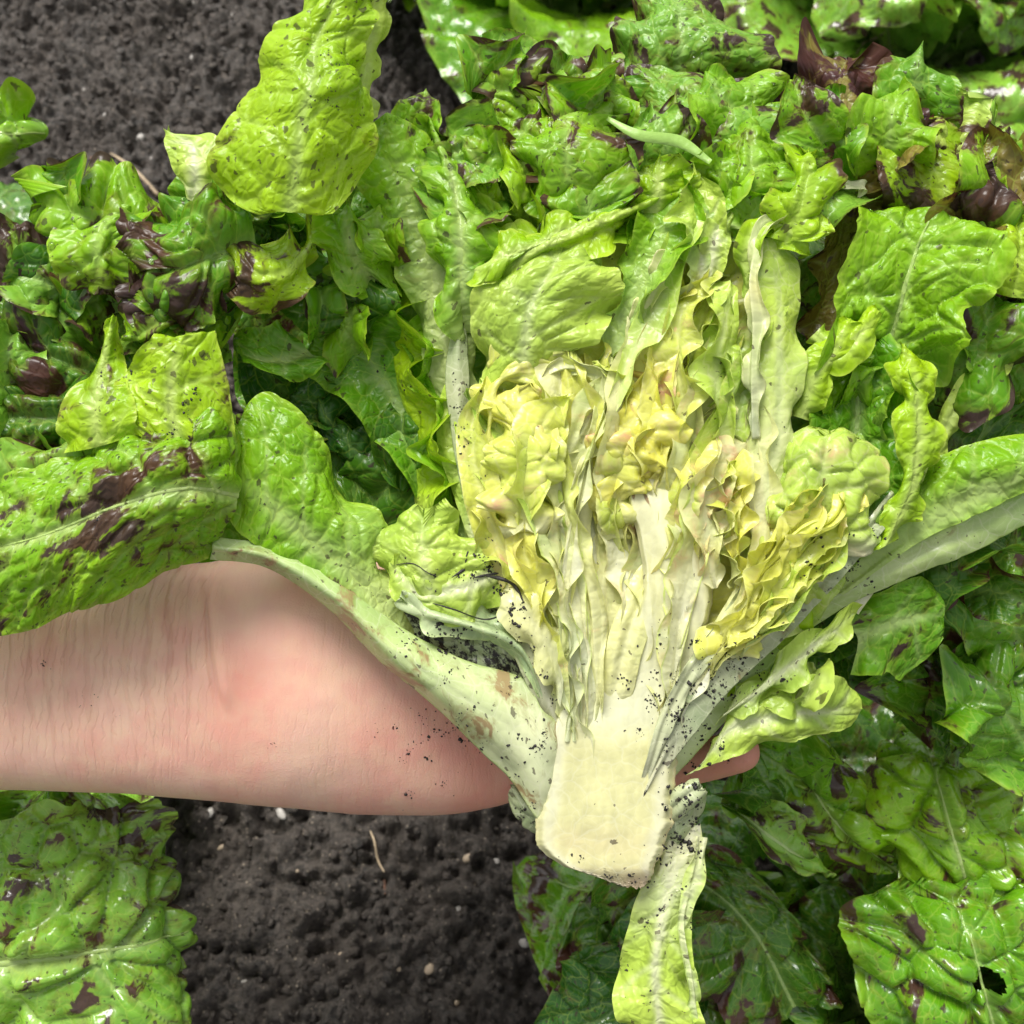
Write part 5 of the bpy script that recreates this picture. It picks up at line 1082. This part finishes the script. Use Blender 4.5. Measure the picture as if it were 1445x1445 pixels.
# upper heart: crumpled pale green leaf, frilled green bands
L([[(690, 560, -.3), (740, 560, .0), (800, 540, -.2)], [(670, 500, -.1), (740, 490, .6), (850, 470, .2)], [(680, 440, -.1), (750, 430, .7), (885, 420, .2)], [(710, 390, -.2), (780, 380, .5), (870, 380, .2)], [(760, 350, -.5), (800, 345, .1), (840, 355, -.1)]],
  'pale', nt=110, ns=90, rt=.9, blis=.0018, cell=.010, ruf=.003, rfreq=42, g=(-.1, .1), jag=.05, und=.008, speck=.08, vein=.5, blotch=.24)
L([[(700, 470, -.6), (690, 420, -.6), (680, 370, -.8)], [(740, 400, .1), (735, 365, .5), (725, 330, -.3)], [(820, 370, .2), (815, 325, .6), (800, 290, -.2)], [(880, 340, .1), (880, 300, .5), (865, 265, -.2)], [(930, 310, -.1), (930, 280, .2), (920, 255, -.3)]],
  'lime', nt=100, ns=50, rt=.92, blis=.0018, cell=.009, ruf=.004, rfreq=38, g=(-.2, 0), jag=.05, und=.006, speck=.08)
L([[(620, 410, .0), (640, 395, .2), (640, 370, -.2)], [(660, 400, .3), (680, 375, .5), (680, 350, -.1)], [(720, 370, .4), (745, 350, .6), (745, 325, .0)], [(790, 340, .3), (810, 320, .5), (815, 300, .0)], [(850, 310, .1), (860, 292, .3), (865, 275, -.1)]],
  'lime', nt=110, ns=30, rt=.92, blis=.0012, cell=.006, ruf=.0038, rfreq=44, rpow=1.3, g=(-.2, 0), jag=.08, edge=.8, speck=.06)
R([(850, 520, -.2), (885, 440, .1), (920, 370, .2), (945, 310, .1), (960, 250, -.1)], [12, 26, 44, 54, 34], 'bright', tilt=.3, cup=.3, nt=100, ns=60, rt=.85, blis=.0014, cell=.009, ruf=.003, rfreq=40, g=(.1, .6), ribw=.003, speck=.06, vein=.6, jag=.05, blotch=.18, btop=.12)
R([(880, 500, .0), (905, 440, .3), (930, 390, .4), (950, 350, .3)], [8, 14, 18, 12], 'cream', tilt=.5, cols=3, nt=80, ns=26, blis=.0006, ruf=.0028, rfreq=48, jag=.06, **HT)
R([(965, 470, -.3), (985, 400, .0), (990, 340, .1), (985, 290, .0), (975, 250, -.2)], [14, 30, 40, 44, 28], 'pale', tilt=-.3, cup=.3, nt=100, ns=56, rt=.85, blis=.0014, cell=.009, ruf=.003, rfreq=44, g=(.1, .6), speck=.06, jag=.05)
R([(1000, 420, .0), (1005, 370, .2), (1010, 330, .2), (1030, 300, .0)], [10, 20, 24, 14], 'pale', nt=60, ns=36, blis=.001, ruf=.003, rfreq=50, g=(-.1, .3), jag=.06)
L([[(870, 300, -.3), (920, 310, -.1), (980, 300, -.3)], [(880, 260, -.2), (930, 265, .3), (985, 270, -.2)], [(890, 230, -.5), (930, 228, .0), (970, 240, -.4)]], 'lime', nt=60, ns=60, rt=.8, blis=.0018, ruf=.004, rfreq=40, g=(-.2, 0), blotch=.3, jag=.06)
L([[(1030, 330, -.3), (1060, 330, .0), (1080, 320, -.2)], [(960, 320, -.1), (990, 300, .2), (1020, 280, -.2)], [(940, 280, -.2), (960, 265, .1), (985, 250, -.2)]], 'bright', nt=60, ns=40, rt=.8, blis=.0016, ruf=.004, rfreq=44, g=(-.2, 0), jag=.06)

# --- many smaller ruffled lobes and tips among the outer leaves
lr = np.random.default_rng(55)
def lobes(n, box, wr, pals, size=(95, 150), hwf=(.42, .62), bl=.30, fold=1., jit=.7, root=None, cen=(860, 1000), mat=None, blk=1., cell=.0095):
    for i in range(n):
        x = lr.uniform(box[0], box[2]); y = lr.uniform(box[1], box[3]); w_ = lr.uniform(*wr)
        an = math.atan2(y - cen[1], x - cen[0]) + lr.normal(0, jit)
        s_ = lr.uniform(*size); dx, dy = math.cos(an), math.sin(an); bd = lr.normal(0, .35)
        pts = []
        for q_, z_ in ((-.5, -.9), (-.2, -.15), (.1, .3), (.35, .35), (.55, .0 - .3 * lr.uniform())):
            ox, oy = dx * q_ - dy * bd * q_ * q_, dy * q_ + dx * bd * q_ * q_
            pts.append((x + ox * s_, y + oy * s_, w_ + z_ * fold))
        h_ = s_ * lr.uniform(*hwf)
        sheet(root or LET, bez_rows(pts, [h_ * .5, h_ * .9, h_, h_ * .9, h_ * .5], lr.normal(0, .45), lr.normal(0, .35), 5), pals[lr.integers(len(pals))], nt=70, ns=60, rt=.42, rb=.2, blis=blk * lr.uniform(.0014, .0026), cell=cell, mat=mat, ruf=lr.uniform(.003, .006), rfreq=lr.uniform(34, 52), rpow=1.7,
          g=(-.3, 0), rimb=.10, blotch=bl + lr.uniform(-.08, .07), speck=lr.uniform(.1, .34), jag=.04, und=.006, edge=.6, vein=.5)
lobes(11, (570, 150, 900, 320), (-1.6, -.5), ['mid', 'bright', 'teal', 'bright'], bl=.38)
lobes(7, (880, 150, 1150, 300), (-1.6, -.6), ['teal', 'bright', 'mid'], bl=.39)
lobes(10, (640, 250, 1060, 350), (-.9, -.2), ['lime', 'bright', 'lime'], (60, 100), bl=.24)
lobes(8, (1130, 190, 1420, 330), (-2.2, -1.0), ['bright', 'teal', 'mid', 'brown'], bl=.37)
lobes(8, (1290, 320, 1440, 520), (-2.6, -1.2), ['mid', 'deep', 'mid'], bl=.37)
lobes(2, (1130, 480, 1290, 620), (-1.2, -.5), ['bright', 'mid'], (60, 100), bl=.2)
lobes(9, (60, 270, 340, 470), (-.6, .8), ['mid', 'bright', 'deep'], (95, 150), bl=.34)
lobes(8, (0, 380, 130, 640), (-.6, .4), ['deep', 'teal'], (80, 120), bl=.36)
lobes(10, (330, 300, 560, 470), (-1.6, -.4), ['mid', 'bright', 'deep'], (60, 110), bl=.30)
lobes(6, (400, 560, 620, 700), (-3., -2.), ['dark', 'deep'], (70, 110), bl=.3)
lobes(8, (1270, 680, 1440, 860), (-3.4, -2.2), ['deep', 'mid'], (80, 120), bl=.34)
lobes(5, (1120, 110, 1300, 240), (-2.2, -1.2), ['brown', 'mid'], (120, 170), bl=.37)
lobes(3, (1370, 240, 1445, 330), (-1.6, -.8), ['brown', 'mid'], (90, 130), bl=.38)
lobes(4, (680, 100, 860, 170), (-2.0, -1.0), ['teal', 'mid'], (90, 140), bl=.42)
lobes(2, (1030, 1060, 1150, 1250), (-9.0, -8.5), ['mid', 'deep'], (150, 190), bl=.34, root=pR, cen=(1290, 1500), mat=M_DARK, fold=1.5, blk=2.2, cell=.016)
lobes(3, (800, 1200, 1000, 1440), (-13.0, -11.0), ['deep', 'dark'], (130, 200), bl=.34, root=pR, cen=(1290, 1500), mat=M_DARK, fold=2., blk=2., cell=.015)
lobes(6, (1290, 820, 1445, 1020), (-9.0, -6.0), ['deep', 'mid'], (130, 220), bl=.38, root=pR, cen=(1290, 1300), mat=M_DARK, fold=1.6, blk=2., cell=.013)
lobes(7, (1010, 850, 1200, 1010), (-.9, -.4), ['pale', 'lime'], (50, 80), bl=.15)

# --- torn leaf hanging below the stem, and dirty stub
L([[(958, 1165, -.9), (968, 1163, -.8), (982, 1160, -.9)], [(940, 1200, -.9), (956, 1198, -.7), (988, 1195, -.8)], [(905, 1250, -.8), (945, 1250, -.5), (985, 1245, -.6)], [(880, 1320, -.8), (930, 1320, -.3), (975, 1320, -.5)], [(862, 1380, -.9), (925, 1385, -.3), (978, 1385, -.6)], [(880, 1450, -1.), (935, 1460, -.5), (990, 1450, -.8)], [(900, 1530, -1.2), (950, 1530, -.8), (1000, 1530, -1.)]],
  'pale', nt=100, ns=60, rt=1., blis=.0010, cell=.012, ruf=.002, rfreq=28, g=(.0, .5), jag=.07, jf=6, speck=.10, dirt=.30, dirtb=.10, und=.005, colvar=.2)
R([(985, 1180, -.5), (978, 1240, -.2), (965, 1300, -.1), (975, 1370, -.1), (985, 1440, -.2), (1000, 1500, -.3)], [10, 12, 8, 10, 10, 8], 'pale', tilt=.5, cols=3, nt=90, ns=20, rt=.98, blis=.0005, ruf=.0016, rfreq=40, g=(-.2, .2), jag=.08, speck=.06)
R([(925, 1190, -.6), (950, 1165, -.3), (975, 1140, -.2), (995, 1115, -.3)], [22, 26, 22, 12], 'grey', cup=-.4, nt=60, ns=40, blis=.0012, dirt=.42, thick=.003, g=(-.1, .1), mat=M_STEM, name='stub', vein=.2)
R([(940, 1150, -.2), (965, 1125, .2), (990, 1108, .2)], [10, 12, 8], 'grey', cup=-.3, nt=40, ns=24, blis=.001, dirt=.38, thick=.003, g=(-.1, .1), mat=M_STEM, name='stub', vein=.2)
R([(775, 1165, -.7), (745, 1140, -.6), (722, 1110, -.7)], [28, 26, 14], 'grey', cup=-.5, nt=40, ns=30, blis=.0012, dirt=.42, g=(-.1, .1), mat=M_STEM, name='stub', vein=.2, thick=.002)

# ------------------------------------------------------------------ loose things on the head
M_CRUMB = plain("wet_soil_crumb", (.022, .019, .017), .55, .4, 900)

# ------------------------------------------------------------------ loose things on the head (dropped onto whatever the ray meets)
bpy.context.view_layer.update()
DG = bpy.context.evaluated_depsgraph_get(); DG.update()
def cast(px, py):
    d = AX + (px - IMG / 2) / FPX * RV + (IMG / 2 - py) / FPX * UV_
    ok, loc, nor, _, ob, _ = sc.ray_cast(DG, Vector(CAM), Vector(d).normalized())
    if not ok: return None
    n_ = np.array(nor); 
    if n_ @ d > 0: n_ = -n_
    return np.array(loc), n_, ob
cr = np.random.default_rng(9)
zones = []   # x, y, sx, sy, count, size mm lo, hi
for z in ((628, 893, 26, 10, 70, .4, 1.3), (690, 800, 14, 22, 70, .3, 1.1), (735, 880, 12, 26, 50, .3, 1.0), (640, 805, 30, 6, 30, .2, .8), (690, 905, 40, 10, 50, .2, .8), (760, 1000, 9, 34, 60, .3, 1.0), (700, 1010, 40, 50, 26, .3, 1.0), (735, 1120, 14, 22, 40, .3, 1.2),
          (945, 1040, 14, 50, 130, .25, 1.0), (975, 1130, 22, 34, 120, .3, 1.3), (985, 970, 34, 24, 90, .25, 1.0), (925, 1000, 12, 26, 40, .2, .8), (1060, 900, 50, 30, 40, .2, .8), (1180, 790, 40, 40, 90, .25, 1.0), (1040, 930, 40, 30, 80, .25, 1.0), (990, 1010, 24, 30, 80, .25, 1.1), (880, 965, 12, 5, 16, .3, .9), (1000, 930, 30, 10, 40, .2, .8),
          (645, 1030, 42, 34, 110, .25, 1.1), (600, 980, 60, 40, 40, .2, .7), (890, 1246, 20, 5, 30, .3, .9), (790, 1215, 20, 8, 20, .3, .9), (940, 1200, 8, 20, 30, .3, 1.1), (500, 1010, 130, 60, 22, .15, .4), (655, 590, 8, 60, 40, .25, .8), (690, 560, 60, 100, 20, .15, .5), (940, 1270, 22, 40, 60, .25, .9), (925, 1390, 34, 40, 12, .3, 1.0), (960, 1195, 14, 12, 50, .4, 1.6),
          (230, 650, 70, 110, 55, .2, .8), (110, 780, 70, 60, 26, .2, .7), (440, 120, 50, 70, 24, .2, .6), (480, 90, 14, 26, 26, .3, .8), (150, 1010, 90, 50, 10, .15, .4), (880, 640, 150, 150, 24, .15, .4), (180, 500, 14, 20, 14, .3, 1.0), (560, 500, 20, 30, 18, .3, .8), (360, 690, 60, 60, 16, .2, .6)):
    zones.append(z)
cc, ss, nn = [], [], []
for x, y, sx, sy, n_, lo, hi in zones:
    cl = [(x + cr.normal() * sx, y + cr.normal() * sy) for _ in range(max(3, n_ // 8))]
    for i in range(n_):
        q_ = cl[cr.integers(len(cl))]; sp_ = 3.5 if cr.uniform() < .75 else 14
        h = cast(q_[0] + cr.normal() * sp_, q_[1] + cr.normal() * sp_)
        if h is None or h[2].name.startswith("soil"): continue
        r = (lo + (hi - lo) * cr.uniform() ** 3) * .001 * .62
        cc.append(h[0] + h[1] * r * .15); ss.append(r); nn.append(h[1])
v, f = blob_cloud(np.array(cc), np.array(ss), 12, .55, ICO1, .4, np.array(nn))
obj("soil_specks", mesh_np("soil_specks", v, None, tris=f, smooth=False), M_CRUMB, kind="stuff", label="dark soil specks stuck to the cut lettuce and the hand", cat="soil")

# dark root shreds caught in the leaf bases
def surf_path(pts, lift=.0006):
    out = []
    for x, y in pts:
        h = cast(x, y)
        out.append(h[0] + h[1] * lift)
    return out
for i, (pts, r) in enumerate((([(556, 800), (580, 797), (600, 806), (622, 816)], .0004), ([(662, 775), (660, 792), (655, 806), (640, 815)], .0012), ([(690, 812), (712, 818), (728, 832), (738, 850)], .0014), ([(600, 850), (640, 862), (680, 872), (725, 868)], .0006), ([(665, 816), (690, 808), (704, 800)], .0009))):
    tube("root_shred", [q_ + cr.normal(0, .0006, 3) for q_ in surf_path(pts, .0002)], [r * .15, r * .5, r * .3, r * .5, r * .1], M_CRUMB, label="black root shred caught between petiole and heart of the cut lettuce", cat="root shred", group="root shreds in the leaf bases", seg=6)
# grass blade lying across the top leaves
def blade(name, pts, wid, mat, **kw):
    c = np.array(pts); c = crom(c, np.linspace(0, 1, 24)); t_ = np.gradient(c, axis=0); t_ /= np.linalg.norm(t_, axis=1, keepdims=True)
    up = -AX; a_ = np.cross(t_, up); a_ /= np.linalg.norm(a_, axis=1, keepdims=True); b_ = np.cross(a_, t_)
    wd = np.interp(np.linspace(0, 1, 24), np.linspace(0, 1, len(wid)), wid)[:, None]
    vv = np.stack([c - a_ * wd + b_ * wd * .5, c, c + a_ * wd + b_ * wd * .5, c + a_ * wd + b_ * wd * .5 - b_ * .0003, c - b_ * .0003, c - a_ * wd + b_ * wd * .5 - b_ * .0003], 1)
    ii = np.arange(24 * 6).reshape(24, 6)
    q = np.stack([ii[:-1], np.roll(ii[:-1], -1, 1), np.roll(ii[1:], -1, 1), ii[1:]], 2).reshape(-1, 4)
    q = np.concatenate([q, [[0, 1, 4, 5], [1, 2, 3, 4], list(ii[-1, [5, 4, 1, 0]]), list(ii[-1, [4, 3, 2, 1]])]])
    o = obj(name, mesh_np(name, vv.reshape(-1, 3) - c[0], q), mat, **kw); o.location = c[0]; return o
M_GRASS = plain("grass_blade", (.30, .50, .10), .4, .2, 300)
M_SCRAP = plain("pale_leaf_scrap", (.62, .68, .36), .4, .15, 300)
gp = surf_path([(852, 182), (900, 194), (950, 210), (1003, 228)], .0015)
top = max(float((g_ - CAM) @ -AX) for g_ in gp)
gp = [g_ + (-AX) * max(0., (top - float((g_ - CAM) @ -AX)) * .75) for g_ in gp]
blade("grass_blade", gp, [.0006, .0016, .0019, .0008], M_GRASS, label="narrow green grass blade lying across the spotted top leaves", cat="grass blade")
h0 = cast(1202, 268); hw_ = (D0 - float((h0[0] - CAM) @ AX)) * 100 + .25
scr = sheet(None, rows([(1178, 262, hw_), (1180, 268, hw_)], [(1192, 256, hw_ + .1), (1193, 266, hw_)], [(1204, 252, hw_ + .1), (1206, 270, hw_ + .15)], [(1218, 256, hw_), (1222, 272, hw_ + .1)], [(1214, 276, hw_ + .1), (1204, 286, hw_)]), 'white', name='leaf_scrap', nt=30, ns=12, rt=1., blis=.0004, ruf=.0008, jag=.1, speck=0., vein=.2, mat=M_HEART)
tag(scr, "torn pale scrap of leaf stuck on the purple leaf", "leaf scrap")
hp = [h for h in (cast(1210, 80), cast(1220, 65), cast(1236, 52), cast(1252, 40)) if h is not None]
tube("straw", [h[0] + h[1] * .003 for h in hp], [.0004, .0007, .0006, .0003], M_STRAW, label="thin dry straw resting on the mottled lettuce beyond the purple leaf", cat="straw", seg=6)
# water drops
k = NT("water"); pr = k.new("BsdfPrincipled", {"Base Color": (1, 1, 1, 1), "Roughness": .02, "IOR": 1.33, "Transmission Weight": 1.0}); k.t.links.new(pr.outputs[0], k.out.inputs[0])
cc, ss, nn = [], [], []
for x, y, sx, sy, n_, lo, hi in ((680, 230, 40, 30, 14, .5, 1.6), (1000, 150, 80, 40, 16, .4, 1.2), (960, 60, 60, 40, 10, .5, 1.3), (1250, 230, 60, 60, 14, .4, 1.2), (420, 200, 60, 60, 8, .3, .8), (1200, 1150, 120, 80, 20, .5, 1.4), (130, 380, 60, 60, 14, .4, 1.2), (120, 1300, 90, 80, 14, .5, 1.3), (760, 90, 60, 40, 10, .5, 1.3), (1280, 420, 60, 60, 8, .4, .9)):
    for i in range(n_):
        h = cast(x + cr.normal() * sx, y + cr.normal() * sy)
        if h is None or h[2].name.startswith("soil"): continue
        r = cr.uniform(lo, hi) * .001; cc.append(h[0] + h[1] * r * .15); ss.append(r); nn.append(h[1])
v, f = blob_cloud(np.array(cc), np.array(ss), 14, .6, ICO2, .02, np.array(nn))
obj("water_drops", mesh_np("water_drops", v, None, tris=f), k.m, kind="stuff", label="clear water drops clinging to the wet leaves", cat="water")
